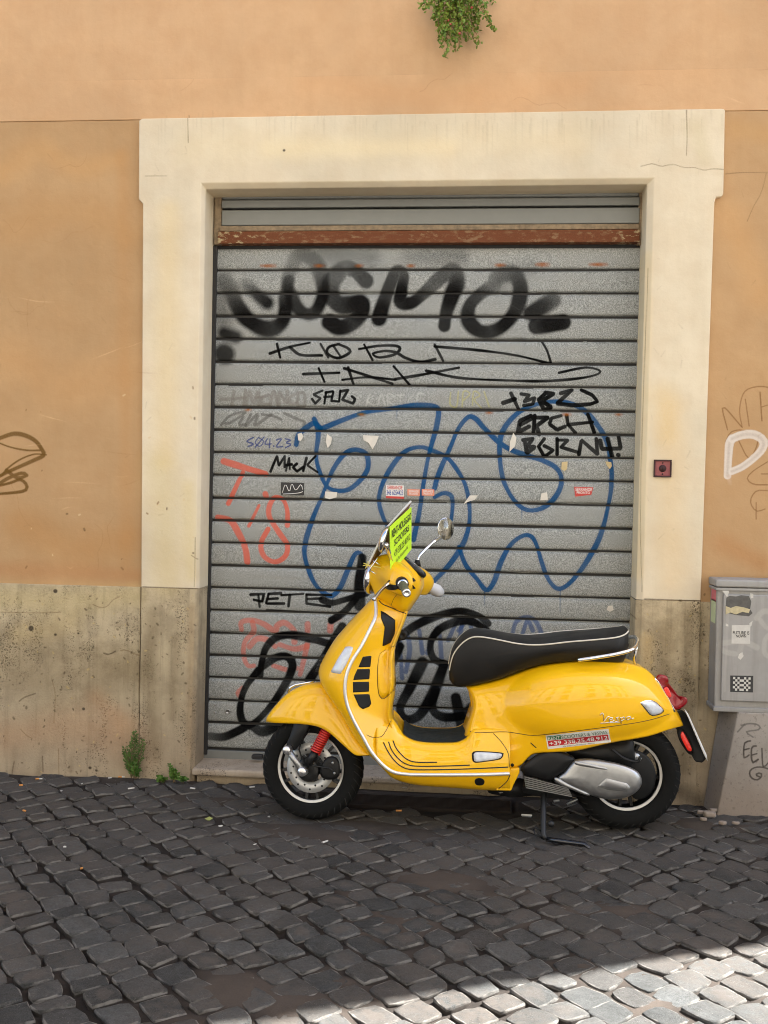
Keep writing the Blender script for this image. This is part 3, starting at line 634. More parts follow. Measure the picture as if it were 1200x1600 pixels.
def earth_mat():
    g = G('street_dirt'); p = g.pos()
    a = g.noise(p, 5, 5, .6, .3, .7); b = g.noise(p, 60, 6, .7); c = g.noise(p, 300, 3, .7, .35, .65)
    hz = g.n('ShaderNodeAttribute', attribute_name='silt').outputs['Fac']; lowc = g.mix(a, (.016, .013, .011), (.034, .027, .022)); col = g.mix(a, (.050, .039, .031), (.076, .060, .048)); col = g.mix(g.math('MULTIPLY', b, .5), col, (.100, .081, .066)); col = g.mix(hz, lowc, col)
    col = g.mix(g.math('MULTIPLY', c, .3), col, (.03, .025, .02)); gr = g.vor(p, 130, lo=.16, hi=.05)
    col = g.mix(g.math('MULTIPLY', gr, g.noise(p, 20, 3, .6, .55, .7)), col, (.16, .13, .10))
    g.set(Base_Color=col, Roughness=.95, Specular_IOR_Level=.2, Normal=g.bump(g.math('ADD', b, g.math('MULTIPLY', c, .4)), .7, .006)); return g.m
def sett_mat():
    g = G('basalt_sett'); p = g.pos(); uv = g.n('ShaderNodeUVMap').outputs[0]
    rn = g.n('ShaderNodeAttribute', attribute_name='rnd').outputs['Fac']
    u_, v_, _ = g.sep(uv)
    rad = g.math('SQRT', g.math('ADD', g.math('MULTIPLY', u_, u_), g.math('MULTIPLY', v_, v_)))
    fine = g.noise(p, 330, 4, .7, .3, .7); mid = g.noise(p, 45, 5, .65); big = g.noise(p, 9, 4, .6, .35, .65); zone = g.noise(p, 1.6, 4, .55, .38, .66)
    rad2 = g.math('ADD', rad, g.math('MULTIPLY', g.math('SUBTRACT', g.noise(p, 24, 4, .6), .5), 1.5))
    base = g.mix(g.ramp(rn, 0, 1), (.014, .0155, .0155), (.088, .092, .090)); base = g.mix(g.ramp(g.math('FRACT', g.math('MULTIPLY', rn, 13.7)), .35, 1., 0., .75), base, (.066, .054, .045)); g1 = g.noise(p, 130, 4, .7, .38, .62); base = g.mix(g.math('MULTIPLY', g1, .6), base, (.016, .016, .015)); base = g.mix(g.math('MULTIPLY', fine, .55), base, (.125, .126, .120))
    base = g.mix(g.math('MULTIPLY', big, .35), base, (.026, .026, .024))
    dust = (.104, .089, .075)
    base = g.mix(g.math('MULTIPLY', g.math('MULTIPLY', g.math('MAXIMUM', zone, g.ramp(g.math('ADD', g.sep(p)[1], g.math('MULTIPLY', rn, .8)), -1.25, -.35)), .72), g.ramp(mid, .3, .6)), base, dust)          # trodden-in dust by area
    has = g.ramp(g.math('FRACT', g.math('MULTIPLY', rn, 7.31)), .55, .85)                                     # some stones keep dirt in their worn hollow
    hol = g.math('MULTIPLY', g.ramp(rad2, .80, .30), has)
    base = g.mix(g.math('MULTIPLY', hol, .60), base, (.098, .083, .070))
    ring = g.math('MULTIPLY', g.math('MULTIPLY', g.ramp(rad2, .44, .52), g.ramp(rad2, .64, .56)), has)
    base = g.mix(g.math('MULTIPLY', ring, .10), base, (.16, .14, .12))
    cheb = g.math('MAXIMUM', g.math('ABSOLUTE', u_), g.math('ABSOLUTE', v_)); cheb = g.math('ADD', cheb, g.math('MULTIPLY', g.math('SUBTRACT', mid, .5), .16))
    side = g.ramp(cheb, 1.06, 1.20); rim = g.math('MULTIPLY', g.math('MULTIPLY', g.ramp(cheb, .885, .95), g.math('SUBTRACT', 1., side)), g.ramp(g.noise(p, 13, 4, .65), .36, .62, .08, 1.))
    base = g.mix(g.math('MULTIPLY', rim, .72), base, (.25, .232, .205))
    spk = g.vor(p, 150, lo=.24, hi=.10); base = g.mix(g.math('MULTIPLY', spk, g.noise(p, 14, 3, .6, .4, .7, )), base, (.19, .18, .165))
    base = g.mix(g.math('MULTIPLY', side, .8), base, (.040, .032, .026))
    h = g.math('ADD', g.math('MULTIPLY', mid, .6), g.math('MULTIPLY', fine, .3)); h = g.math('ADD', h, g.math('MULTIPLY', hol, -.10))
    g.set(Base_Color=base, Roughness=g.ramp(mid, .3, .7, .62, .86), Specular_IOR_Level=.12, Normal=g.bump(h, .85, .008)); return g.m
M_EARTH, M_SETT = earth_mat(), sett_mat()
M_CAST = plain('cast_iron', (.030, .022, .018), .6, .6, var=.4, scale=60, bmp=.3)
GRX0, GRX1, GRY0, GRY1 = -.80, .16, -.27, -.10       # the grate lies here

def street():
    gx0, gx1, gy0, gy1, st = -3.8, 3.4, -3.6, -.02, .024
    nx, ny = int((gx1-gx0)/st), int((gy1-gy0)/st)
    V, Fc = [], []
    for j in range(ny+1):
        for i in range(nx+1):
            x, y = gx0+(gx1-gx0)*i/nx, gy0+(gy1-gy0)*j/ny
            z = dirt(x, y)+swell(x, y)
            if GRX0-.01 < x < GRX1+.01 and GRY0-.01 < y < GRY1+.01: z = -.09
            V.append((x, y, z))
    for j in range(ny):
        for i in range(nx): a = j*(nx+1)+i; Fc.append((a, a+1, a+nx+2, a+nx+1))
    n = len(V); zz = -.028
    V += [(-70, -90, zz), (70, -90, zz), (70, .3, zz), (-70, .3, zz), (gx0, gy0, zz), (gx1, gy0, zz), (gx1, gy1+.3, zz), (gx0, gy1+.3, zz)]
    Fc += [(n, n+1, n+5, n+4), (n+1, n+2, n+6, n+5), (n+3, n, n+4, n+7)]
    silt = [min(1, max(0, (dirt(p_[0], p_[1])+.0125)/.009)) if abs(p_[0]) < 5 and p_[1] > -5 else .6 for p_ in V]
    road = obj('street', V, Fc, M_EARTH, None, kind='structure', label='cobbled street of dark basalt setts with dirt filled joints')
    road.data.attributes.new('silt', 'FLOAT', 'POINT').data.foreach_set('value', np.array(silt, 'f'))
    # rows of setts run down to the right, cross joints are loosely staggered
    a1 = R(41.5); e1 = np.array([math.cos(a1), math.sin(a1)]); a2 = R(-49.5); e2 = np.array([math.cos(a2), math.sin(a2)])
    PR = .1155; stones = []
    for j in range(-45, 60):
        off = rng.uniform(0, .1); t = -6+off; ph = rng.uniform(0, 6)
        wob = lambda t_: .010*math.sin(t_*2.1+j*.12)+.005*math.sin(t_*5.3+ph*.4)
        while t < 6:
            L = .1130*(rng.uniform(.80, 1.20) if rng.random() > .06 else rng.uniform(.55, .7))
            c = e1*(j*PR+wob(t+L/2))+e2*(t+L/2)
            if gx0 < c[0] < gx1 and gy0 < c[1] < -.03: stones.append((c[0], c[1], L, j))
            t += L+.006
    out = []
    for (x, y, L, j) in stones:
        if GRX0-.06 < x < GRX1+.05 and GRY0-.05 < y < GRY1+.14: continue
        gap = rng.uniform(.001, .006)+.006*nz(x, y, 1.3, 9)*(1 if x < -.2 else .3)
        hw, hl = (PR-gap)/2*rng.uniform(.93, 1.01), (L-gap*.6)/2
        rot = rng.normal(0, .045); r0 = rng.random()
        ex_ = e2*math.cos(rot)+e1*math.sin(rot); ey_ = e1*math.cos(rot)-e2*math.sin(rot)
        k = rng.uniform(6, 14); tx, ty = rng.normal(0, .035), rng.normal(0, .035); zc = rng.normal(0, .0028)+swell(x, y)
        f1, f2, f3 = rng.uniform(0, 6.3, 3); am = rng.uniform(.008, .03); hol = rng.uniform(-.0025, .003)
        crn = rng.uniform(.90, 1.03, 4)
        N = 16; ring = []; qc = rng.normal(0, .0068, (4, 2))
        for q in range(N):
            t = 2*math.pi*q/N+math.pi/4; c, s = math.cos(t), math.sin(t)
            rr = (abs(c)**k+abs(s)**k)**(-1/k)*(1+am*math.sin(2*t+f1)+am*.8*math.sin(3*t+f2)+am*.5*math.sin(5*t+f3)+rng.normal(0, .012))
            rr *= 1-(1-crn[int(q*4/N)])*abs(math.sin(2*t))**2
            ring.append((c*rr, s*rr))
        V, UV = [], []
        for sc_, dz in ((1.0, -.085), (1.0, -.0130), (.992, -.0046), (.972, -.0013), (.955, -.0005), (.80, 0.), (.45, .0005+hol*.6)):
            for (a, b) in ring:
                jz = rng.normal(0, .0011) if sc_ < .98 else 0; jr = 1+(rng.normal(0, .012) if .96 < sc_ < .999 else 0)
                la, lb = a*hl*sc_*jr, b*hw*sc_*jr
                P = ex_*la+ey_*lb; wa, wb = (a+1)/2, (b+1)/2; P = P+(qc[0]*(1-wa)*(1-wb)+qc[1]*wa*(1-wb)+qc[2]*wa*wb+qc[3]*(1-wa)*wb)
                V.append((x+P[0], y+P[1], zc+dz+jz+tx*la+ty*lb)); us = 1.35 if dz < -.012 else sc_; UV.append((a*us, b*us))
        V.append((x, y, zc+.0005+hol)); UV.append((0, 0))
        Fc = []
        for l in range(6):
            for q in range(N): q2 = (q+1) % N; Fc.append((l*N+q, l*N+q2, (l+1)*N+q2, (l+1)*N+q))
        for q in range(N): Fc.append((6*N+q, 6*N+(q+1) % N, 7*N))
        u, v, d = project((x, y, 0)); vis = -40 < u < 1240 and v < 1640
        out.append((d if vis else 50+d, V, Fc, UV, r0, (x, y, zc)))
    out.sort(key=lambda s_: s_[0])
    def setattrs(me, vals):
        at = me.attributes.new('rnd', 'FLOAT', 'POINT'); at.data.foreach_set('value', np.array(vals, 'f'))
    for s_ in out[:300]:
        o = obj('cobblestone', s_[1], s_[2], M_SETT, road, True, s_[3], origin=s_[5], flip=_flip(s_[1], s_[2])); setattrs(o.data, [s_[4]]*len(s_[1]))
    V, Fc, UV, A = [], [], [], []
    for s_ in out[300:]:
        n = len(V); V += s_[1]; UV += s_[3]; A += [s_[4]]*len(s_[1])
        fl = _flip(s_[1], s_[2]); Fc += [tuple(i+n for i in (reversed(f) if fl else f)) for f in s_[2]]
    o = obj('cobblestones', V, Fc, M_SETT, road, True, UV, kind='stuff'); setattrs(o.data, A)
    return road
def _flip(V, Fc):
    f = Fc[-1]; a, b, c = (Vector(V[i]) for i in f[:3]); return (b-a).cross(c-a).z < 0
STREET = street()

def grate():
    root = empty('drain_grate', ((GRX0+GRX1)/2, (GRY0+GRY1)/2, 0), label='long dark iron grate of narrow bars in the ground under the scooter', category='grate')
    zt = -.004
    fr = MB(); e = .006
    fr.box((GRX0, GRY0, -.06), (GRX1, GRY0+e, zt)).box((GRX0, GRY1-e, -.06), (GRX1, GRY1, zt)).box((GRX0, GRY0+e, -.06), (GRX0+e, GRY1-e, zt)).box((GRX1-e, GRY0+e, -.06), (GRX1, GRY1-e, zt))
    fr.build('frame', M_CAST, root, smooth=False)
    n = 9; b0 = None
    for i in range(n):
        y = GRY0+e+(GRY1-GRY0-2*e)*(i+.7)/(n+.4)
        if b0 is None: b0 = MB().box((GRX0+e, y-.0022, -.035), (GRX1-e, y+.0022, zt-.001)).build('bar', M_CAST, root, smooth=False, origin=(0, y, 0))
        else:
            o = b0.copy(); COL.objects.link(o); o.parent = root; o.location = Vector((0, y, 0))-root.location
    MB().box((GRX0+e, GRY0+e, -.10), (GRX1-e, GRY1-e, -.088)).build('pit', M_DARK, root, smooth=False)
grate()

# ------------------------------------------------------------------ building across the street, behind the camera
def opposite():
    root = empty('opposite_building', (0, -9.4, 0), label='pale stucco building across the street facing the shutter', category='building')
    m1 = stucco('pale_stucco', (.55, .51, .44), False); mg = plain('window_glass', (.02, .025, .03), .08); mf = plain('window_shutter_paint', (.12, .17, .12), .6); mc = plain('window_stone', (.60, .55, .46), .8)
    Y = -9.2
    o = MB().box((-18, Y-5, -.1), (16, Y, 12.5)).build('wall', m1, root, smooth=False)
    for f, z in enumerate((1.0, 4.3, 7.4, 10.2)):
        for i in range(9):
            x = -13+i*3.1; wd, ht = 1.1, (1.9, 1.8, 1.7, 1.4)[f]
            fr = MB()
            for a, b in (((x-.15, Y, z-.12), (x+wd+.15, Y+.09, z)), ((x-.15, Y, z+ht), (x+wd+.15, Y+.07, z+ht+.14)), ((x-.13, Y, z), (x, Y+.05, z+ht)), ((x+wd, Y, z), (x+wd+.13, Y+.05, z+ht))): fr.box(a, b)
            w_ = fr.build('window', mc, root, smooth=False)
            MB().box((x, Y+.001, z), (x+wd, Y+.012, z+ht)).build('pane', mg, w_, smooth=False)
    MB().box((-18, Y, 12.5), (16, Y+.5, 12.7)).build('cornice', mc, root, smooth=False)
opposite()

# ------------------------------------------------------------------ scooter
FC, RC = at_z(487, 1277, 0), at_z(983, 1292, 0)      # where the wheels touch the ground
SO = (FC+RC)/2; EX = (RC-FC).normalized(); EN = Vector((EX.y, -EX.x, 0)); EZ = Vector((0, 0, 1))   # rearwards, to the left side (street), up
SCOOT = empty('scooter', SO, label='yellow motor scooter with black seat parked in front of the shutter', category='scooter')
def S(u, v, w_=0.): return at_plane(u, v, SO+EN*w_, EN)
def loc(p): d = Vector(p)-SO; return Vector((d.dot(EX), d.dot(EN), d.z))
def wld(a, w_, b): return SO+EX*a+EN*w_+EZ*b
def mir(p): q = loc(p); return wld(q.x, -q.y, q.z)
# steered frame: turned to the right about the raked steering axis
A0 = S(627, 925, 0); AX = (EX*math.sin(R(26))+EZ*math.cos(R(26))).normalized()
_T = Matrix.Rotation(-R(12), 3, AX); TN, TX = _T @ EN, _T @ EX
TZ = TX.cross(TN) if TX.cross(TN).z > 0 else TN.cross(TX)
def T(u, v, w_=0.): return at_plane(u, v, A0+TN*w_, TN)
def tmir(p): q = Vector(p); d = (q-A0).dot(TN); return q-TN*(2*d)

def paint_mat():
    g = G('yellow_paint'); p = g.coord(); n1 = g.noise(p, 6, 3); n2 = g.noise(p, 60, 4, .6, .35, .65); n3 = g.noise(p, 420, 2, .5)
    c = g.mix(n1, (.85, .462, .001), (.88, .486, .0015)); c = g.mix(g.math('MULTIPLY', n2, .05), c, (.70, .42, .06))
    g.set(Base_Color=c, Roughness=.45, Specular_IOR_Level=.2, Coat_Weight=.8, Coat_Roughness=g.ramp(n2, 0, 1, .015, .05), Normal=g.bump(n3, .02, .0005)); return g.m
M_YEL = paint_mat()
M_CHROME = plain('chrome', (.80, .80, .79), .09, 1.0, var=.02, rv=.01, scale=4)
M_TRIM = plain('bright_trim', (.78, .78, .76), .32, .6, var=.03, rv=.02, scale=6)
M_BLK = plain('black_plastic', (.007, .007, .007), .50, var=.25, scale=80, bmp=.05, Specular_IOR_Level=.3)
M_RUB = plain('tyre_rubber', (.006, .006, .0055), .8, var=.3, scale=50, bmp=.1, Specular_IOR_Level=.18)
def leather():
    g = G('black_leatherette'); p = g.coord(); v = g.vor(p, 420); n1 = g.noise(p, 7, 4, .6, .3, .7)
    g.set(Base_Color=g.mix(n1, (.006, .006, .006), (.011, .0105, .010)), Roughness=g.ramp(n1, 0, 1, .40, .52), Specular_IOR_Level=.32, Normal=g.bump(v, .12, .0012)); return g.m
M_SEAT = leather()
M_PIPE = plain('cream_piping', (.62, .58, .48), .5)
M_LINE = plain('dark_seam', (.03, .018, .006), .7)
M_MAT = plain('black_rubber_strip', (.008, .014, .014), .7)
M_ALU = plain('cast_aluminium', (.40, .40, .39), .40, .9, var=.15, scale=60, bmp=.08)
M_RIMG = plain('grey_wheel_rim', (.62, .60, .55), .42, .2, var=.18, scale=30)
M_DISC = plain('brake_disc_steel', (.50, .50, .48), .40, .5, var=.1)
M_SPRG = plain('red_spring_paint', (.55, .022, .014), .35, coat=.4)
M_GLASSY = plain('clear_lens', (.60, .63, .66), .12, coat=1.0, var=.25, scale=70)
M_RED = plain('red_lens', (.24, .004, .008), .15, coat=.35, var=.35, scale=40)
M_REFL = plain('red_reflector', (.85, .035, .02), .25, coat=.6)
M_DGREY = plain('dark_metal', (.028, .028, .028), .45, .6, var=.3, scale=90)
M_SMOKE = plain('dark_dial_glass', (.035, .038, .04), .10, coat=1.0)
M_WHT = plain('white_plastic_wrap', (.72, .71, .70), .45, var=.1)

YV, YF_ = [], []                                       # all yellow skin, for laying details on
def skin(name, rings, closed, caps, mt=M_YEL, collect=True, part_of=SCOOT, **kw):
    V, Fc = loft(rings, closed, caps)
    if collect:
        n = len(YV); YV.extend([Vector(v) for v in V]); YF_.extend([tuple(i+n for i in f) for f in Fc])
    return fixn(obj(name, V, Fc, mt, part_of, **kw))
def both(near): return list(near)+[mir(p) for p in reversed(near)]

# ---- main body: tail, side bulges and the neck under the seat
Ttop = fn([(720,1072),(740,1070),(775,1062),(800,1054),(830,1043),(860,1036),(900,1032),(940,1031),(968,1033),(1000,1041),(1018,1052.5),(1034,1073),(1050,1096),(1060,1114),(1068,1132)])
Bbot = fn([(720,1180),(745,1196),(775,1200),(800,1200),(814,1196.5),(824,1186),(835,1178.5),(865,1176.5),(900,1173.5),(953,1161.5),(1010,1151.5),(1040,1142),(1056,1137),(1068,1134)])
FO = fn([(1060,727),(1072,728),(1087,735),(1105,737.5),(1127,731),(1145,726),(1170,724),(1210,724)])
Wd = fn([(720,.125),(760,.13),(795,.150),(830,.178),(870,.200),(910,.206),(950,.198),(985,.176),(1015,.140),(1040,.100),(1058,.066),(1068,.045)])
def body():
    rings = []
    for u0 in np.concatenate([np.linspace(724, 740, 9), np.linspace(744, 1030, 74), np.linspace(1033, 1067.5, 14)]):
        s = (u0-724)/344; t1, b1 = Ttop(u0), Bbot(u0); near = []
        nose = math.sqrt(max(0, 1-(1-min(1, (u0-724)/14+.05))**2)); nose = .35+.65*nose
        for t in np.concatenate([[0, .012], np.linspace(.03, .97, 34), [.985, 1]]):
            v = b1+(t1-b1)*t; u = u0+(FO(v)-724)*max(0, 1-s*3.2)**3
            wv = Wd(u0)
            prof = 1-.50*max(0, (t-.50)/.50)**2.4-.10*max(0, (.4-t)/.4)**2
            wv *= prof
            wv += (.060-.02*min(1, max(0, (u0-760)/50)))*max(0, 1-max(0, (v-1128)/40-.2)**2 if v < 1168 else 1)*max(0, min(1, (v-1120)/50))**2*max(0, 1-max(0, u0-730)/95)   # widens to the floor
            d = math.sqrt(((u-905)/(118 if u < 905 else 150))**2+((v-1100)/(66 if v < 1100 else 58))**2)
            if d < 1: wv += .042*(1-d**3.5)
            wv *= nose
            if t in (0, 1): wv *= .62
            near.append(S(u, v, max(wv, .004)))
        rings.append(both(near))
    return skin('body', rings, True, True, label='yellow rear body with bulging side panels')
body()

# ---- leg shield: rounded outer skin from the front ridge to the bright edge, boxy inner skin behind it
E_ = [(586,933),(587.5,950),(586.5,964),(580,979),(565,1009),(550,1033),(541.5,1055),(539,1078),(543,1102),(553,1126),(568,1153),(580,1174),(598,1195),(616,1206.5),(640,1210)]
C_ = [(585,931),(576,940),(566,951),(553,964),(538,981),(523,999),(510,1020),(499,1043),(501,1060),(511,1076),(525,1094),(536,1114),(549,1138),(566,1162),(590,1186)]
WE = [.075,.105,.135,.160,.190,.203,.208,.210,.210,.208,.205,.203,.200,.198,.196]
R_ = [(638,955),(634,967),(629,980),(623,995),(618,1010),(617,1030),(618,1055),(618,1078),(615,1098),(614,1110),(617,1122),(622,1134),(628,1146),(637,1156),(650,1162)]
WR = [.045,.055,.060,.070,.085,.105,.115,.118,.118,.116,.112,.106,.10,.10,.10]
NS = 60
Ed, Cd, Rd = crom(E_, NS), crom(C_, NS), crom(R_, NS)
def rs(a, pts):
    P = crom([(i, x) for i, x in enumerate(a)], 400); 
    return np.interp(np.linspace(0, len(a)-1, NS), P[:, 0], P[:, 1])
def rs2(pts): return np.stack([rs([p[0] for p in pts], 0), rs([p[1] for p in pts], 0)], 1)
Ed, Cd, Rd, We, Wr = rs2(E_), rs2(C_), rs2(R_), rs(WE, 0), rs(WR, 0)
def legshield():
    rings = []
    for i in range(NS):
        E, C, Rr = S(*Ed[i], We[i]), S(*Cd[i], 0), S(*Rd[i], 0)
        e, c, r_ = loc(E), loc(C), loc(Rr); near = []
        for a in np.linspace(0, math.pi/2, 15):          # outer
            f1, f2 = math.sin(a)**.9, 1-math.cos(a)**1.15
            near.append(wld(c.x+(e.x-c.x)*f2, e.y*f1, c.z+(e.z-c.z)*f2))
        near[0] = wld(c.x, .002, c.z)
        for a in np.linspace(0, math.pi/2, 22)[1:]:      # inner
            sa, ca = math.sin(a), math.cos(a)
            f2 = sa**1.0; wv = e.y*(1-.0*f2)*ca**.55 if a < 1.5 else .002
            bx = max(0, (f2-.0)); wv = min(wv, e.y+(Wr[i]-e.y)*min(1, bx*1.25)) if f2 < .9 else wv
            near.append(wld(e.x+(r_.x-e.x)*f2, max(wv, .002), e.z+(r_.z-e.z)*f2))
        rings.append(both(near))
    return skin('leg_shield', rings, True, True, label='yellow leg shield with knee box')
legshield()

# ---- floor with rounded side and tray below
Ft = fn([(588,1112),(600,1116),(612,1122),(620,1132),(630,1148),(645,1158),(668,1162),(700,1162.5),(716,1161),(728,1155),(735,1146),(745,1140),(800,1140)])
Ftrim = fn([(586,1182),(598,1195),(616,1206.5),(640,1210),(700,1210.5),(760,1210),(800,1208.5)])
Fb = fn([(586,1188),(600,1203),(616,1217),(650,1226.5),(700,1230.5),(760,1234.5),(800,1236)])
def floor():
    rings = []
    for u in np.linspace(588, 797, 56):
        k = min(1, (u-588)/60); near = []
        f, t, b = Ft(u), Ftrim(u), Fb(u)
        kk = max(0, min(1, (u-602)/44)); wt = .080+.070*kk*kk*(3-2*kk)
        near.append(S(u, b, .10)); near.append(S(u, b, .150)); near.append(S(u, b-(b-t)*.25, .176)); near.append(S(u, b-(b-t)*.8, .192))
        for a in np.linspace(0, 1, 12):
            near.append(S(u, t+(f-t)*a, .197-(.197-wt)*a**2.2))
        near.append(S(u, f-1.5, wt-.012)); q = loc(near[-1]); near.append(wld(q.x, .09, q.z-.004)); near.append(wld(q.x, .02, q.z-.004))
        rings.append(both(near))
    return skin('floorboard', rings, True, True, label='yellow floorboard with rounded side')
floor()
# panel behind the floor, down to the rear of the tray
prism_obj('frame_tail', [S(*p, .165) for p in [(797,1201),(812,1200),(812,1208),(803,1226),(799,1236),(774,1235.5)]], EN*-.33, M_YEL, SCOOT, .006)

BV = None
def refresh():
    global BV
    BV = BVHTree.FromPolygons(YV, YF_, epsilon=0.0)
refresh()
def on(u, v, off=0., wfall=.19):
    """the point of the yellow skin seen at this pixel, lifted by off"""
    h, n, i, d = BV.ray_cast(CAM, ray(u, v).normalized())
    if h is None or (h-SO).dot(EN) < -.02:
        h, n, i, d = BV.find_nearest(S(u, v, .06)); return h+EN*max(off, .0)
    if n.dot(h-CAM) > 0: n = -n
    return h+n*off
def patch(name, outline, mt, parent=SCOOT, off=.002, bulge=0., depth=.004, n=40, rings=5, smooth_out=True, mirror=False, closed_pts=True, **kw):
    """a panel or lens that follows the skin under it"""
    P = (crom if smooth_out else lin)(outline, n, True); c = P.mean(0); V = []; Fc = []
    lay = [(1.0, -depth), (1.0, off)]+[(1-(i+1)/rings, off+bulge*math.sqrt(1-(1-(i+1)/rings)**2)) for i in range(rings)]
    for k, (s_, o_) in enumerate(lay):
        for p in P:
            q = c+(p-c)*max(s_, .02); V.append(on(q[0], q[1], o_))
    for k in range(len(lay)-1):
        for i in range(n): j = (i+1) % n; Fc.append((k*n+i, k*n+j, (k+1)*n+j, (k+1)*n+i))
    Fc.append(tuple((len(lay)-1)*n+i for i in range(n)))
    o = fixn(obj(name, V, Fc, mt, parent, **kw))
    if mirror: fixn(obj(name, [mir(v) for v in V], Fc, mt, parent))
    return o
def line_on(name, pts, r, mt, parent=SCOOT, off=0., n=40, smooth_=True, closed=False, mirror=False, sides=6):
    P = (crom if smooth_ else lin)(pts, n, closed); path = [on(p[0], p[1], off) for p in P]
    V, Fc = tube(path, r, sides, True, closed)
    o = fixn(obj(name, V, Fc, mt, parent))
    if mirror: fixn(obj(name, [mir(v) for v in V], Fc, mt, parent))
    return o

# bright edge strip round the leg shield and along the floor
path = [wld(loc(S(*Ed[i], We[i])).x, We[i]+.001, loc(S(*Ed[i], We[i])).z) for i in range(1, NS)]
path += [S(u, Ftrim(u), .2005) for u in np.linspace(652, 796, 20)]
path = [Vector(p) for p in path]
for nm, P in (('edge_trim', path), ('edge_trim', [mir(p) for p in path])): obj(nm, *tube(P, .0072, 10), M_TRIM, SCOOT)
for pts in [[(599,1160),(606,1174),(616,1188),(628,1198),(645,1202.5),(690,1202.5),(740,1201),(794,1198.5)],[(607,1159),(612,1172),(622,1185),(634,1193.5),(650,1197),(690,1197),(734,1195.5)],[(614,1157.5),(619,1169),(628,1180),(638,1187.5),(652,1191),(683,1191)]]:
    line_on('floor_strip', pts, .0024, M_MAT, off=.0008, mirror=True)
# rubber floor mat on top
rm = []
for u in np.linspace(630, 733, 24):
    q = loc(S(u, Ft(u)-1.5, .138)); rm.append([wld(q.x, w_, q.z+.0005+.005*(abs(w_) < .12)) for w_ in (.128, .12, .04, -.04, -.12, -.128)])
V, Fc = loft(rm, False); fixn(obj('floor_mat', V, Fc, M_MAT, SCOOT))
# far edge of the mat stands up as a dark lip
# knee box vents, tool flap, door
for pts in [[(567,1026),(580,1024.5),(580,1027),(578.5,1042),(560,1042.5)],[(558.5,1045.5),(578,1045),(577,1061),(552,1062.5),(554,1055)],[(551.5,1065.5),(576.5,1065),(576.5,1080.5),(551.5,1082)],[(552.5,1085),(577,1084.5),(580,1099),(577,1104),(567,1108),(561,1104)]]:
    patch('vent_grille', pts, M_BLK, off=.0015, smooth_out=False, n=30, mirror=True)
patch('ignition_cover', [(595,955),(601,957.5),(617,968.5),(616.5,990),(610,1004),(597.5,1010),(601,980),(595.5,966)], M_BLK, off=.003, smooth_out=False, n=36)
patch('glove_door', [(594,1021),(600,1017),(616,1008),(617.5,1030),(618,1060),(616,1077),(600,1090),(595,1089),(591.5,1080),(590,1050),(591.5,1030)], M_YEL, off=.0022, n=44)
line_on('door_seam', [(593,1022),(600,1017),(616,1009)], .0013, M_LINE, off=.0005); line_on('door_seam', [(592.5,1024),(589.5,1050),(591,1080),(595,1090),(601,1091),(616,1078)], .0013, M_LINE, off=.0005)
line_on('knee_box_seam', [(573,1148),(580,1151.5),(589,1152),(597,1150),(604,1140),(611,1126)], .0012, M_LINE, off=.0004)
# hook under the handlebar
hk = S(629, 992, 0); o = obj('bag_hook', *lathe(hk, EN, [(.001,-.012),(.016,-.012),(.023,-.005),(.023,.006),(.018,.012),(.009,.013),(.006,.009),(.001,.009)], 24), M_BLK, SCOOT)
obj('hook_arm', *tube([S(612, 995, 0), S(620, 994, 0), hk], .006, 8), M_BLK, SCOOT)
# front turn signals and the slotted nose
patch('turn_signal', [(540,1011),(546.5,1010),(552,1011.5),(549,1021),(540,1040),(532,1053),(519,1051),(517.5,1049),(527,1031)], M_GLASSY, off=.002, bulge=.004, smooth_out=False, n=40, mirror=True)
for i, (u, v) in enumerate([(506.5,1026),(503.5,1033),(500.5,1040),(498,1046.5)]):
    c = S(u, v, 0); o = MB().box((-.010,-.028,-.0045),(.006,.028,.0045)).V
    obj('nose_slot', [c+EX*(p.x)+EN*p.y+EZ*(p.z)-EX*.002 for p in o], [(0,3,2,1),(4,5,6,7),(0,1,5,4),(1,2,6,5),(2,3,7,6),(3,0,4,7)], M_BLK, SCOOT, smooth=False)
# body seams
line_on('panel_seam', [(727.5,1138),(740,1144.5),(760,1144.5),(790,1143.5),(815,1147),(834,1149),(870,1145.5),(900,1142),(973,1132.5),(1015,1125),(1046,1115.5)], .0014, M_LINE, off=.0002, mirror=True)
line_on('panel_seam', [(771,1146),(784,1160),(794,1177),(796,1199)], .0013, M_LINE, off=.0002)
line_on('panel_seam', [(797,1211),(791,1222),(778,1233)], .0018, M_LINE, off=.0006, n=12)
line_on('vent_slit', [(829,1160.5),(838,1168.5)], .0022, M_BLK, off=0, n=6)
patch('side_marker', [(739.5,1174.5),(760,1174),(785,1176.2),(786,1181),(781,1186.5),(760,1190),(741.5,1191.5),(737.5,1184)], M_BLK, off=.001, smooth_out=True, n=30)
patch('side_marker_lens', [(742,1176),(760,1175.6),(783,1177.7),(784,1181),(779,1185.4),(760,1188.6),(743,1190),(740.5,1184)], M_GLASSY, off=.0025, bulge=.004, smooth_out=True, n=30)
patch('tray_plug', [(757,1220.5),(755.8,1225),(751,1227),(744,1226),(741.5,1221),(743.5,1217),(749,1215.5),(754.5,1217)], M_BLK, off=.0015, n=20)
for u, v in ((800.5,1195.5),): patch('rubber_plug', [(u+3,v),(u,v+3),(u-3,v),(u,v-3)], M_BLK, off=.001, n=12)
patch('rear_turn_signal', [(1000,1098),(1008,1094.5),(1018,1093.6),(1025,1097),(1035,1106),(1037.5,1111),(1033,1115.5),(1020.5,1119),(1015,1117),(1007,1107)], M_CHROME, off=.0015, smooth_out=False, n=40, mirror=True)
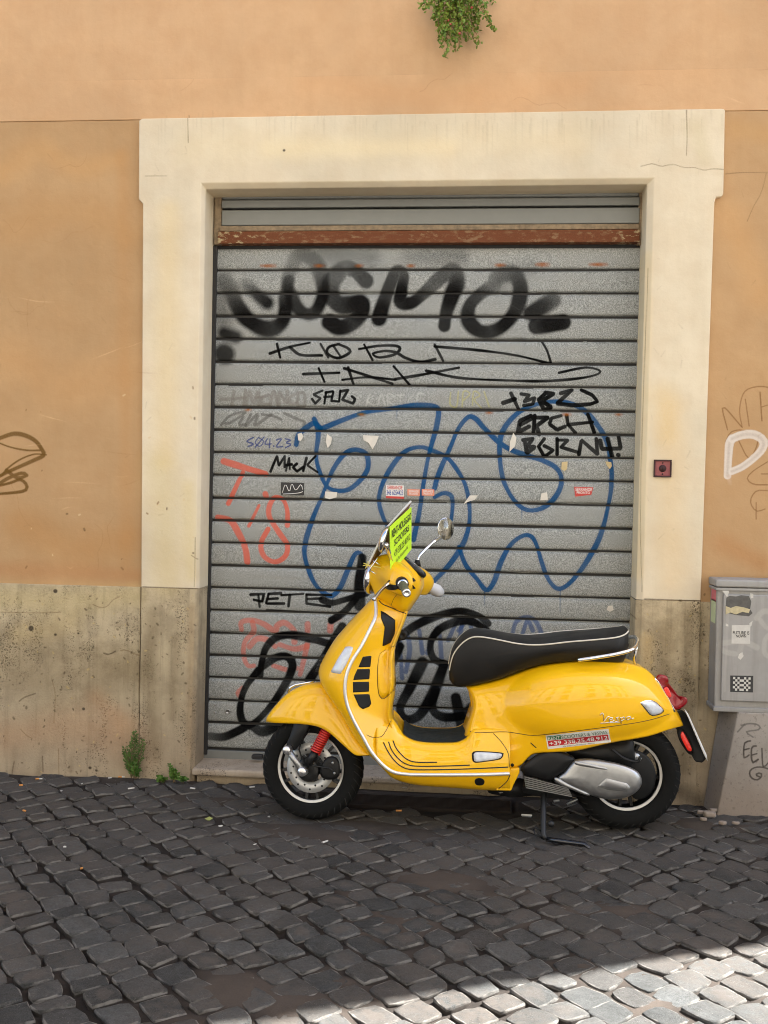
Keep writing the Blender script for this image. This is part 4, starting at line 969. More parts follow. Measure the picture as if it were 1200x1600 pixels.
patch('rear_turn_lens', [(1001.5,1098.6),(1009,1095.6),(1018,1094.8),(1024,1098),(1034,1106.5),(1036,1110.6),(1032,1114.6),(1020.8,1117.8),(1016,1116),(1008.5,1106.6)], M_GLASSY, off=.003, bulge=.008, smooth_out=False, n=40, mirror=True)
# script emblem
for pts in [[(938.5,1117),(942.5,1113),(944.5,1118),(945,1126.5),(950,1120),(953.5,1118.5)],[(953,1124.3),(958.5,1122.7),(957.3,1120.2),(953.8,1121.6),(953.6,1126),(957,1127),(961,1124.5)],[(968,1119.8),(963.8,1121.2),(967.3,1124),(966,1126.3),(962,1126.8)],[(970.5,1120),(972,1130)],[(970.8,1122),(975.5,1119.6),(977.2,1122.6),(972,1125.6)],[(986,1118.8),(980.8,1119.8),(980.4,1124.4),(986,1121.8),(986.2,1118.6),(987.6,1123.2),(991,1121)],[(939.5,1129.3),(960,1127.9),(970,1127.6)]]:
    line_on('emblem', [(p[0]-1.5, p[1]+.3) for p in pts], .0017, M_CHROME, off=.0022, n=14, sides=5)
# advertising sticker on the rear skirt
SK = [(852.5,1149),(950.5,1138.5),(954.5,1159.5),(856,1170.5)]
def sk(s_, t_): a = np.array(SK, float); return (a[0]*(1-s_)+a[1]*s_)*(1-t_)+(a[3]*(1-s_)+a[2]*s_)*t_
def skquad(name, s0, s1, t0, t1, mt, par, off):
    n = 36; V = []; Fc = []
    for i in range(n+1):
        for t_ in np.linspace(t0, t1, 15): V.append(on(*sk(s0+(s1-s0)*i/n, t_), off))
    for i in range(n):
        for j in range(14): a = i*15+j; Fc.append((a, a+1, a+16, a+15))
    return fixn(obj(name, V, Fc, mt, par))
def sktext(body, s0, s1, t0, t1, mt, par, bold=True):
    V, Fc = text2d(body, bold)
    obj('lettering', [on(*sk(s0+(s1-s0)*x, t1+(t0-t1)*y), .0034) for x, y in V], Fc, mt, par, smooth=False)
mStW = plain('sticker_paper', (.74, .72, .66), .5); mStR = plain('sticker_red_ink', (.50, .02, .025), .5); mStG = plain('sticker_green_ink', (.02, .20, .06), .5); mInk = plain('dark_ink', (.05, .05, .06), .6); mInkG = plain('grey_green_ink', (.10, .20, .14), .6)
stk = skquad('sticker', 0, 1, 0, 1, mStW, SCOOT, .0010); stk['label'] = 'white, green and red rental sticker with phone number'
skquad('band', .02, .975, .40, .80, mStR, stk, .0020); skquad('band', .02, .235, .07, .36, mStG, stk, .0020)
sktext('RENT', .03, .225, .10, .34, mStW, stk); sktext('SCOOTERS & VESPAS', .245, .97, .09, .34, mInkG, stk, False); sktext('+39 338.25.48.912', .04, .96, .455, .745, mStW, stk); sktext('Via della Purificazione - Roma', .24, .74, .855, .945, mInk, stk, False)

# ---- seat
Sp = fn([(702,1060),(702.5,1046),(708,1024),(719,1008),(732,998),(743,995),(759,996),(783,1000.5),(805,1005),(829,1007.5),(855,1006.7),(890,1002.7),(930,999.5),(962,996),(976,991.5),(982,986)])
Sb = fn([(702,1062),(711,1072),(727,1072.5),(770,1063.5),(810,1049),(850,1038),(903,1033),(943,1035),(969,1036),(976,1030),(982,1010)])
Sw = fn([(702,.075),(712,.095),(730,.115),(760,.130),(800,.140),(860,.152),(920,.152),(960,.140),(975,.115),(982,.08)])
pipe_near = []
def seat():
    rings = []
    us = np.concatenate([702.3+np.linspace(0, 1, 16)**1.8*28, np.linspace(733, 960, 52), 962+20*(1-np.linspace(1, 0, 14)**1.8)])
    for u in us:
        pv, bv, wv = Sp(u), Sb(u), Sw(u); near = []
        k = max(.0, min(1, (bv-pv)/40))
        near.append(S(u, bv, wv*.72))
        for a in np.linspace(.04, .97, 12):
            near.append(S(u, bv+(pv-bv)*a, wv*(.80+.20*math.sin(a*math.pi*.5))+.010*math.sin(a*math.pi)*k))
        P = S(u, pv, wv); pipe_near.append(P); near.append(P)
        q = loc(P); crown = .014*k
        for f in (.9, .72, .5, .25, .02): near.append(wld(q.x, wv*f, q.z+crown*(1-f**2.5)))
        rings.append(both(near))
    return skin('seat', rings, True, True, M_SEAT, False, label='black seat with cream piping')
ST = seat()
obj('piping', *tube([p+EN*.001 for p in pipe_near], .0032, 7), M_PIPE, ST); obj('piping', *tube([mir(p)-EN*.001 for p in pipe_near], .0032, 7), M_PIPE, ST)
# ---- grab rail
gr = [S(903,1031.5,.172), S(930,1027.5,.176), S(960,1022.5,.172), S(982,1017,.150)]
q = [loc(p) for p in gr]; tail = [wld(q[3].x+.035, .115, q[3].z+.012), wld(q[3].x+.055, .06, q[3].z+.030), wld(q[3].x+.060, 0, q[3].z+.036)]
near = crom([tuple(p) for p in gr+tail], 40); near = [Vector(p) for p in near]
obj('grab_rail', *tube(near+[mir(p) for p in reversed(near[:-1])], .0085, 12), M_CHROME, SCOOT)
obj('rail_bracket', *tube([near[30], S(991,1030,.05), S(993,1041,.04)], .006, 8), M_CHROME, SCOOT)
# ---- tail lamp, number plate
def slab(name, outline, layers, mt, frame=S, parent=SCOOT, n=36, smooth_out=True, **kw):
    """side outline built up in layers (offset from the middle plane, scale)"""
    P = (crom if smooth_out else lin)(outline, n, True); c = P.mean(0); rings = []
    base = [frame(p[0], p[1], layers[len(layers)//2][0]) for p in P]
    for w_, s_ in layers: rings.append([frame(*(c+(p-c)*s_), w_) for p in P])
    return fixn(obj(name, *loft(rings, True, True), mt, parent, **kw))
TL = [(1025,1061),(1030,1053.5),(1042.5,1057),(1043.5,1065),(1052,1076),(1062,1088.6),(1072.5,1090),(1074,1098),(1067,1105),(1061.5,1108.5),(1054,1108),(1043,1092),(1033,1077)]
slab('tail_lamp', TL, [(.062,.72),(.066,.86),(.060,.97),(.045,1.0),(0,1.03),(-.045,1.0),(-.060,.97),(-.066,.86),(-.062,.72)], M_RED, smooth_out=True, n=60)
slab('lamp_glow_panel', [(1037,1076),(1043,1074),(1049,1086),(1046,1090),(1040,1084)], [(.0675,1),(.069,.9),(.0695,.6)], M_REFL)
slab('lamp_bezel', [(1009,1063),(1012,1061),(1025,1060),(1030,1066),(1040,1084),(1052,1104),(1056,1112),(1051,1112.5),(1040,1096),(1028,1078),(1019,1069)], [(.072,.85),(.074,1),(-.074,1),(-.072,.85)], M_CHROME, smooth_out=False, n=44)
slab('plate_holder', [(1056,1112),(1066,1108.5),(1074,1118),(1104,1184),(1098,1192),(1086,1190),(1076,1172),(1062,1146),(1054,1136)], [(.034,.9),(.040,1),(-.040,1),(-.034,.9)], M_BLK, smooth_out=False, n=44)
slab('number_plate', [(1069,1107),(1072,1108),(1107.5,1187),(1105,1191)], [(.088,1),(-.088,1)], plain('plate_white', (.62,.62,.60), .35), smooth_out=False, n=16)
slab('side_reflector', crom([(1064.5,1145),(1068,1144.5),(1079,1165),(1081,1172),(1077,1174),(1073,1170),(1064,1152)], 30, True), [(.040,1),(.046,1),(.048,.85)], M_REFL)
slab('reflector_mount', [(1058,1140),(1070,1141),(1082,1164),(1084,1176),(1076,1178),(1062,1158)], [(.030,1),(.041,1)], M_BLK)

# ---- engine and drive cover
ENG = [(870,1218),(881,1206),(890,1195),(898,1187),(912,1185),(931,1186),(963,1192),(985,1199),(998,1207),(1003,1220),(998,1234),(980,1245.5),(952,1249),(926,1243.5),(893,1231)]
slab('drive_cover', ENG, [(.090,1.0),(.150,1.0),(.166,.985),(.176,.94),(.182,.86),(.186,.70),(.188,.4)], M_ALU, n=60, label='silver drive cover')
slab('cover_rib', [(897,1189),(905,1190),(945,1199),(948,1203),(925,1200),(900,1195)], [(.17,1),(.187,.97),(.190,.85)], M_ALU)
slab('cover_rib', [(866,1214),(874,1217),(900,1231),(922,1241),(918,1243.5),(893,1234),(868,1222)], [(.15,1),(.176,.97),(.180,.85)], M_ALU)
slab('cover_badge', [(934,1229),(947,1216),(979,1224),(985,1230.5),(980,1237),(950,1234)], [(.180,1),(.1895,1),(.1905,.95)], M_ALU, smooth_out=False, n=36)
slab('cover_badge', [(938,1228),(948,1219),(978,1226),(981,1230),(977,1234),(950,1231.5)], [(.186,1),(.1918,1),(.1922,.97)], plain('dull_aluminium', (.30,.30,.30), .5, .9), smooth_out=False, n=36)
slab('air_box', [(843,1177),(870,1172),(898,1184),(893,1195),(884,1204),(868,1215),(856,1221),(838,1216),(821,1211),(813,1200),(826,1188)], [(.06,1),(.150,1),(.166,.95),(.174,.8),(.177,.5)], M_BLK, smooth_out=True, n=44)
slab('inner_guard', [(880,1172),(940,1160),(990,1155),(993,1190),(984,1200),(960,1192),(925,1185),(898,1186)], [(-.05,1),(.10,1),(.110,.95)], M_BLK, smooth_out=False, n=40)
for i in range(6):
    a, b = S(819+i*.6, 1213+i*3.4, .15), S(888+i*1.2, 1231+i*2.6, .15)
    fin = obj('cooling_fin', *prism([a, b, b-EZ*.0035, a-EZ*.0035], EN*-.12), M_ALU, SCOOT, smooth=False)
slab('engine_block', [(819,1214),(885,1230),(900,1242),(890,1250),(850,1246),(815,1238)], [(-.12,1),(.12,1)], M_DGREY, smooth_out=False, n=30)
slab('engine_mount', [(760,1232),(812,1215),(840,1225),(838,1243),(800,1246),(764,1240)], [(-.09,1),(.09,1)], M_BLK, smooth_out=False, n=24)
slab('exhaust', [(850,1215),(900,1195),(970,1195),(1015,1205),(1020,1220),(1005,1236),(900,1240),(860,1235)], [(-.10,.8),(-.115,.95),(-.13,1),(-.19,1),(-.205,.93),(-.21,.7)], M_DGREY)
obj('hose', *tube([S(*p, .13) for p in crom([(955,1170),(975,1185),(996,1190),(1000,1182)], 16)], .006, 7), M_BLK, SCOOT)
slab('brake_bracket', [(990,1175),(998,1178),(1003,1186),(999,1191),(994,1187),(988,1190)], [(.09,1),(.10,1)], M_ALU, smooth_out=False)
# ---- wheels
def wheel(c, axis, fwd, tyre_w, rt, ro, front):
    c = Vector(c); hub = empty('wheel', c, SCOOT)
    h = tyre_w/2
    tp = []
    for a in np.linspace(-1, 1, 21):
        t = a*math.pi*.62; tp.append((ro+.004+(rt-ro-.004)*max(0, (math.cos(t)-math.cos(math.pi*.62))/(1-math.cos(math.pi*.62)))**.62, h*math.sin(t)*1.0))
    ty = fixn(obj('tyre', *lathe(c, axis, tp+[(ro-.006, tp[-1][1]*.9), (ro-.006, tp[0][1]*.9), tp[0]], 96), M_RUB, hub, origin=c))
    # tread cuts: shallow raised blocks across the crown
    tb = MB(); x = Vector(axis).cross(Vector(fwd)).normalized(); f_ = Vector(fwd)
    for k in range(40):
        a = 2*math.pi*k/40
        for s in (-1, 1):
            pts = []
            for j in range(4):
                aa = a+.055*j; th = s*(.10+.13*j)*math.pi*.9
                rr = (ro+.004+(rt-ro-.004)*max(0, (math.cos(th)-math.cos(math.pi*.62))/(1-math.cos(math.pi*.62)))**.62)
                pts.append(c+(f_*math.cos(aa)+x*math.sin(aa))*(rr+.0004)+Vector(axis)*h*math.sin(th))
            tb.tube(pts, .0022, 4)
    tb.build('tread_groove', M_DARK, hub, origin=c, kind='stuff')
    fixn(obj('rim_well', *lathe(c, axis, [(ro-.004, -h*.62), (ro+.004, -h*.60), (ro+.004, -h*.52), (ro-.012, -h*.45), (ro-.020, 0), (ro-.012, h*.45), (ro-.0165, h*.60)], 72), M_BLK, hub, origin=c))
    rim = [(ro-.017, h*.58), (ro-.0175, h*.64), (ro-.015, h*.69), (ro+.003, h*.72), (ro+.007, h*.67), (ro+.004, h*.5)]
    fixn(obj('rim', *lathe(c, axis, rim, 96), M_RIMG, hub, origin=c))
    sp_ = MB()
    for k in range(5):
        a = 2*math.pi*k/5+.35
        d = f_*math.cos(a)+x*math.sin(a); e = -f_*math.sin(a)+x*math.cos(a); A = Vector(axis)
        for s in (-1, 1):
            r0, r1 = .030, ro-.012
            e0, e1 = e*(.010*s), e*(.026*s)
            q = [c+d*r0+e0-e*.007, c+d*r0+e0+e*.007, c+d*r1+e1+e*.006, c+d*r1+e1-e*.006]
            sp_.add(*prism([p+A*.018 for p in q], A*-.03))
    sp_.add(*lathe(c, axis, [(.0001,.03),(.03,.03),(.04,.02),(.04,-.03),(.0001,-.03)], 24))
    fixn(sp_.build('spokes', M_DGREY if not front else plain('black_wheel_paint', (.02,.02,.02), .4, coat=.2), hub, origin=c, smooth=False))
    return hub
wc = loc(S(980, 1212.5, .06)); RW = wld(wc.x, 0, .236)
wheel(RW, EN, -EX, .130, .236, .158, False)
slab('rear_hub_guard', crom([(985,1172),(1010,1180),(1024,1205),(1020,1235),(1000,1250),(985,1240),(975,1200)], 30, True), [(.02,1),(.055,1),(.058,.9)], M_BLK)
fw_ = T(483.5, 1199.5, .055); fwl = fw_-TN*.055; FW = Vector((fwl.x, fwl.y, .225))
wheel(FW, TN, -TX, .104, .225, .156, True)
# brake disc with holes, hub, calliper
def disc():
    n = 72; V = []; Fc = []; A = Vector(TN); f_ = -TX; x = A.cross(f_).normalized()
    c = FW+A*.036
    fixn(obj('brake_disc', *lathe(c, TN, [(.062,-.002),(.062,.002),(.107,.002),(.108,.0),(.107,-.002),(.062,-.002)], 72), M_DISC, SCOOT))
    mb = MB()
    for k in range(20):
        a = 2*math.pi*k/20; rr = .092 if k % 2 else .078
        mb.add(*lathe(c+(f_*math.cos(a)+x*math.sin(a))*rr+A*.0021, TN, [(.0001,.0006),(.0042,.0006),(.0046,0)], 10))
    mb.build('disc_holes', M_DARK, SCOOT, smooth=False)
disc()
slab('hub_carrier', crom([(470,1186),(486,1184),(497,1196),(498,1212),(486,1222),(472,1218),(464,1204)], 30, True), [(.02,1),(.045,1),(.052,.85),(.054,.5)], M_DGREY, T)
slab('brake_calliper', [(505,1190),(514,1182),(526,1184),(531,1196),(530,1212),(520,1218),(506,1217),(500,1207)], [(.02,1),(.058,1),(.066,.93),(.069,.7)], M_BLK, T, n=40)
obj('brake_hose', *tube([T(*p, .072) for p in crom([(478,1193),(490,1196),(505,1199),(516,1201),(522,1206)], 16)], .0035, 6), M_DGREY, SCOOT)
obj('brake_hose', *tube([T(*p, .065) for p in crom([(484,1140),(472,1158),(468,1172),(474,1188),(484,1198)], 20)], .0035, 6), M_BLK, SCOOT)
for u, v in ((520,1192),(522.5,1208)): obj('bolt', *lathe(T(u, v, .068), TN, [(.0001,.004),(.005,.004),(.006,0)], 10), M_ALU, SCOOT)
slab('fork_arm', [(461,1126),(484,1124),(483,1137),(470,1161.5),(462,1172),(452,1173),(447,1163),(452,1152)], [(.050,1),(.082,1),(.088,.9)], M_BLK, T, smooth_out=False, n=40)
a, b = T(449.5, 1171.5, .10), T(473.5, 1205, .096)
obj('fork_link', *tube([a-TN*.002, a*.5+b*.5, b-TN*.002], [.0145, .0135, .0165], 14), M_ALU, SCOOT)
for p_, r_ in ((a, .0185), (b, .0200)): fixn(obj('pivot_cap', *lathe(p_, TN, [(.0001,.022),(r_*.8,.022),(r_,.017),(r_,-.02),(.0001,-.02)], 28), plain('bright_aluminium', (.66,.66,.66), .3, .9), SCOOT))
s0, s1 = T(512.5, 1138, .062), T(492, 1175.5, .070)
dn = (s1-s0); sx = dn.normalized().cross(TN).normalized(); sy = dn.normalized().cross(sx); hp = []
for k in range(200):
    t = k/199; a = t*2*math.pi*11.5; hp.append(s0+dn*t+(sx*math.cos(a)+sy*math.sin(a))*.0215)
obj('suspension_spring', *tube(hp, .0042, 7), M_SPRG, SCOOT)
obj('damper', *tube([s0, s1], .0165, 14), plain('red_sleeve', (.30,.012,.010), .4), SCOOT)
obj('damper_body', *tube([s1-dn*.03, T(481.5, 1193, .072)], .017, 14), M_DGREY, SCOOT)
# ---- front mudguard
MC = [(416.5,1127),(419,1120),(425,1111),(435,1098.5),(446,1087),(458,1078),(472,1071),(486,1067),(500,1066),(514,1069),(528,1078),(540,1092),(552,1110),(566,1135),(578,1158),(584,1178)]
ML = [(417.5,1128.3),(424,1129.2),(434,1129.8),(446,1130.2),(458,1130.6),(470,1131.2),(482,1132.5),(494,1134.8),(504,1138.5),(514,1144.5),(524,1153),(534,1162),(545,1172),(556,1180),(570,1180.3),(583,1179.5)]
MW = [.012,.050,.070,.083,.092,.098,.102,.104,.106,.108,.110,.112,.114,.115,.114,.110]
NS0 = NS; NS = 48; Mc, Ml, Mw = rs2(MC), rs2(ML), rs(MW, 0); NS = NS0
rings = []
for i in range(48):
    L_, C1 = T(*Ml[i], Mw[i]), T(*Mc[i], 0); near = []
    def tl(p): d = Vector(p)-A0; return Vector((d.dot(TX), d.dot(TN), d.dot(TZ)))
    def tw(q): return A0+TX*q.x+TN*q.y+TZ*q.z
    l, c = tl(L_), tl(C1)
    near.append(tw(Vector((l.x, l.y-.004, l.z+.001)))); near.append(L_)
    for a in np.linspace(.06, 1, 16)*math.pi/2:
        near.append(tw(Vector((l.x+(c.x-l.x)*math.sin(a)**1.12, l.y*math.cos(a)**.62 if a < 1.565 else .001, l.z+(c.z-l.z)*math.sin(a)**1.12))))
    rings.append(near+[tmir(p) for p in reversed(near)])
skin('mudguard', rings, False, False, label='yellow front mudguard')
obj('mudguard_crest', *tube([T(*p, 0) for p in [(450,1082),(454,1074),(462,1070),(478,1067),(490,1065)]], [.004,.007,.006,.005,.003], 8), M_CHROME, SCOOT)
# ---- side stand, centre stand
obj('side_stand', *tube([S(850,1232,.10), S(849,1265,.15), S(849,1305,.225), S(852,1311,.235)], [.013,.012,.011,.010], 10), M_DGREY, SCOOT)
g0 = at_z(853, 1311, .012); g1 = at_z(880, 1315, .010); g2 = at_z(914, 1319, .012); g3 = at_z(921, 1326, .006)
obj('stand_foot', *tube([g0, g1, g2, g3], [.010,.011,.010,.006], 10), plain('gloss_black_paint', (.012,.012,.014), .25, coat=.5), SCOOT)
obj('stand_spring', *tube([S(834,1296,.2), S(836,1304,.21), S(848,1310,.22)], .004, 6), M_DGREY, SCOOT)
obj('stand_bolt', *lathe(S(861,1287,.19), EN, [(.0001,.012),(.012,.012),(.014,.0),(.0001,-.02)], 14), M_DGREY, SCOOT)
obj('stand_tab', *tube([S(848,1300,.2), S(836,1292,.2), S(833,1297,.2)], .004, 6), M_DGREY, SCOOT)
for p0, p1 in (((865,1252),(874,1250)), ((886,1257),(902,1248)), ((816,1274),(830,1275.5))): obj('stand_lever', *tube([S(*p0, .06), S(*p1, .06)], .006, 8), M_ALU, SCOOT)
obj('cable', *tube([S(*p, .05) for p in crom([(796,1238),(830,1241),(870,1244),(905,1243)], 12)], .006, 7), M_BLK, SCOOT)

# ---- handlebar cover
def headset():
    # side outline of the middle part, then towards each grip smaller and smaller ovals about the bar
    mid = [(592.5,936),(586,922),(578,905),(580,888),(588,873),(600,867),(614,866),(632,872),(648,884),(658,899),(660,914),(654,930),(644,945),(634,957),(614,949)]
    bar = np.array([632.0, 913.0]); P = crom(mid, 40, True); rings = []
    g1_, g2_ = T(629, 913, .262), T(635, 926, .372); gd = (g2_-g1_)/.11; bc = g1_-gd*.262
    bc0 = bc+(gd-TN)*.05
    mids = [Vector(T(*p, 0)) for p in P]; cm = sum(mids, Vector())/len(mids)
    nearring = []
    for w_, s_, k in ((0,1,0),(.030,1.0,.0),(.055,.97,.03),(.072,.90,.10),(.088,.79,.22),(.105,.69,.40),(.125,.64,.56),(.150,.61,.72),(.178,.59,.86),(.205,.56,.95),(.225,.51,1.0),(.237,.43,1.0),(.243,.33,1.0),(.245,.2,1.0)):
        cen = cm*(1-k)+(bc+gd*w_-TN*w_)*k
        r_ = []
        for p in mids:
            d = p-cm; q = cen+d*s_
            if k > .3:                                                # round off towards the grip
                dd = (q-cen); L = dd.length; q = cen+dd*(1+min(1, (k-.3)*1.1)*(s_*.098/max(L, .01)-1)*.6)
            r_.append(q+TN*w_)
        nearring.append(r_)
    rings = [[tmir(p) for p in r] for r in reversed(nearring[1:])]+nearring
    return skin('handlebar_cover', rings, True, True, label='yellow handlebar cover'), bc, gd
HS, BC, GD = headset()
refresh()
line_on('cover_seam', [(592,938),(598,944),(610,949),(624,955),(634,958.5)], .0022, M_LINE, off=.0005, n=20)
line_on('cover_seam', [(611,946),(615,936),(620,929)], .0010, M_LINE, off=.0002, n=10)
# headlamp, dial
hc = T(577, 901, 0); hax = (-TX*.96+TZ*.20).normalized()
fixn(obj('headlamp', *lathe(hc-hax*.012, hax, [(.0001,.030),(.03,.028),(.055,.020),(.066,.010)], 40), M_GLASSY, SCOOT)); fixn(obj('headlamp_ring', *lathe(hc-hax*.012, hax, [(.064,.012),(.069,.014),(.074,.008),(.075,-.006),(.070,-.016),(.064,.012)], 48), M_CHROME, SCOOT))
dc = T(646, 887, 0); dax = (TX*.62+TZ*.78).normalized()
V, Fc = lathe(dc+dax*.004, dax, [(.0001,.014),(.04,.012),(.058,.005),(.060,-.006)], 40); fixn(obj('dial', V, Fc, M_SMOKE, SCOOT))
fixn(obj('dial_ring', *lathe(dc+dax*.004, dax, [(.058,.006),(.061,.009),(.065,.004),(.064,-.008),(.058,.006)], 40), M_DGREY, SCOOT))
# grips, levers, switches
def bar_side(s):
    def q(w_, a=0., b=0.):
        p = BC+GD*w_+TX*a+TZ*b; return p if s > 0 else tmir(p)
    fixn(obj('switch_housing', *tube([q(.235), q(.262)], .026, 20), M_BLK, SCOOT)); fixn(obj('grip_ring', *tube([q(.262), q(.268)], .0215, 20), M_CHROME, SCOOT))
    gm = plain('grey_green_grip', (.10,.105,.06), .6) if s > 0 else M_WHT
    fixn(obj('grip', *tube([q(.268), q(.285), q(.33), q(.372)], [.0175,.0165,.0165,.0175] if s > 0 else [.019,.024,.022,.021], 18), gm, SCOOT))
    if s < 0: o = fixn(obj('grip_cover', *tube([q(.26), q(.30), q(.35), q(.385)], [.026,.025,.030,.022], 12), M_WHT, SCOOT, label='white plastic wrap on the far grip'))
    fixn(obj('bar_end', *lathe(q(.372), (q(.372)-q(.33)).normalized(), [(.0165,.0),(.0175,.002),(.0175,.008),(.015,.011),(.008,.011),(.007,.004),(.0001,.004)], 24), M_CHROME, SCOOT))
    lev = [q(.20,-.03,-.004), q(.235,-.055,-.008), q(.275,-.085,-.018), q(.31,-.108,-.028), q(.345,-.128,-.038)]
    fixn(obj('brake_lever', *tube([Vector(p) for p in crom([tuple(p) for p in lev], 18)], [.009]*6+[.007]*12, 10), M_CHROME, SCOOT)); c = lev[-1]
    fixn(obj('lever_ball', *lathe(c, TN, [(.0001,-.0095),(.006,-.0075),(.0095,0),(.006,.0075),(.0001,.0095)], 16), M_CHROME, SCOOT))
    fixn(obj('lever_mount', *tube([q(.17,-.02,-.006), q(.23,-.048,-.006)], [.016,.013], 12), M_BLK, SCOOT))
bar_side(1); bar_side(-1)
for u, v in ((646,906),(646,917)): patch('switch_button', [(u-1.5,v-3),(u+3,v+2),(u-1,v+3)], M_BLK, off=.004, smooth_out=False, n=12)
patch('indicator_lamp', [(668,902.5),(675,900),(676,906),(670,908)], M_REFL, off=.003, smooth_out=False, n=12)
# mirrors
patch('lever_slot', [(602,916.5),(606,913),(614,913.5),(622,915),(622,920),(612,921.5),(606,920)], M_BLK, off=.004, smooth_out=True, n=24)
def mirror(c, n_, stem, rx, rz, mt):
    c = Vector(c); n_ = Vector(n_).normalized(); x = n_.cross(EZ).normalized(); y = x.cross(n_); rings = []
    for r_, h in ((.02,-.022),(.55,-.020),(.85,-.013),(.98,-.004),(1.0,.001),(.96,.003),(.93,.0015),(.02,.0015)):
        rings.append([c+n_*h+x*(rx*r_*math.cos(a))+y*(rz*r_*math.sin(a)) for a in np.linspace(0, 2*math.pi, 36, endpoint=False)])
    V, Fc = loft(rings[:6], True, True); m_ = fixn(obj('mirror', V, Fc, M_CHROME, SCOOT, label=mt))
    fixn(obj('mirror_glass', *loft(rings[5:], True, True), plain('mirror_glass', (.26,.235,.20), .03, 1.0, var=0, rv=0), m_, smooth=False))
    fixn(obj('mirror_stem', *tube([Vector(p) for p in crom([tuple(p) for p in stem], 24)], [.0065]*16+[.0095]*8, 12), M_CHROME, m_))
    obj('stem_boot', *tube([stem[0]-EZ*.012, stem[0]+EZ*.018], [.018,.010], 14), M_BLK, m_)
mirror(T(696.5,826,-.34), (.62,-.78,.05), [T(652,881,-.19), T(655,869,-.20), T(676,848,-.27), T(690,838.5,-.33)], .047, .053, 'round far mirror on a chrome stem')
c2 = T(601,843,.30)
mirror(c2, (.97,.02,-.26), [T(614,899,.15), T(612,880,.18), T(607,862,.26), T(603,850,.30)], .047, .056, 'near mirror seen from its edge')

# ------------------------------------------------------------------ rental board hung on the handlebar
def board():
    c0 = T(600, 885, 0)
    root = empty('rental_sign', c0, label='lime green rental notice tied to the scooter handlebar', category='sign')
    mL = plain('lime_card', (.56, .86, .02), .55, var=.04); mB = plain('white_board_edge', (.62,.60,.55), .6, var=.1); mBr = plain('brown_cardboard', (.16,.085,.045), .8, var=.25); mI = plain('black_print', (.015,.015,.012), .6); mS = plain('yellow_string', (.75,.62,.12), .7)
    A, B, C, D = T(610,823,.215), T(643,792.5,-.05), T(643,858,-.05), T(611,899,.215)      # lime face: near top, far top, far bottom, near bottom
    nn = (B-A).cross(D-A).normalized(); nn = nn if nn.dot(CAM-A) > 0 else -nn
    prism_obj('lime_card', [A, B, C, D], nn*-.004, mL, root, .0006)
    def bl(s, t): return (A*(1-s)+B*s)*(1-t)+(D*(1-s)+C*s)*t
    for body, s0, s1, t0, t1, bd in (('RENT-NOLEGGIO', .05, .97, .10, .27, True), ('SCOOTERS', .16, .86, .345, .485, True), ('+39 338.25.48.912', .14, .92, .575, .72, False), ('Via Purificazione 66', .22, .80, .79, .87, False)):
        V, Fc = text2d(body, bd); obj('lettering', [bl(s0+(s1-s0)*x, t1+(t0-t1)*y)+nn*.0012 for x, y in V], Fc, mI, root, smooth=False)
    # board in front, seen along its edge
    A2, B2, C2, D2 = T(574.5,886.5,.125), T(604,826.5,.125), T(643.5,783,-.16), T(616,842,-.16)
    n2 = (B2-A2).cross(D2-A2).normalized(); n2 = n2 if n2.dot(TX) < 0 else -n2
    prism_obj('front_board', [A2, B2, C2, D2], n2*.008, mB, root, .001)
    def b2(s, t): return (A2*(1-s)+D2*s)*(1-t)+(B2*(1-s)+C2*s)*t
    prism_obj('board_back', [b2(.03,.03), b2(.03,.965), b2(.97,.965), b2(.97,.03)], n2*-.003, mBr, root)
    obj('string', *tube([Vector(p) for p in crom([tuple(T(572,883,.13)), tuple(T(590,886,.14)), tuple(T(602,888,.14)), tuple(T(611,889,.216))], 14)], .0022, 5), mS, root)
    tb = MB()
    for e in ((568,880),(567,884),(571,888),(575,877)): tb.tube([T(575,882,.13), T(*e, .135)], .002, 5)
    tb.build('string_knot', mS, root)
    for (u, v), (u2, v2) in (((583,876),(594,883)), ((579,892),(588,897))):
        obj('clip', *tube([T(u, v, .135), T(u2, v2, .135)], .0028, 6), M_CHROME, root)
    obj('wire_tie', *tube([T(*p, .138) for p in [(577,895),(580,886),(586,878),(590,872)]], .003, 6), M_CHROME, root)
board()

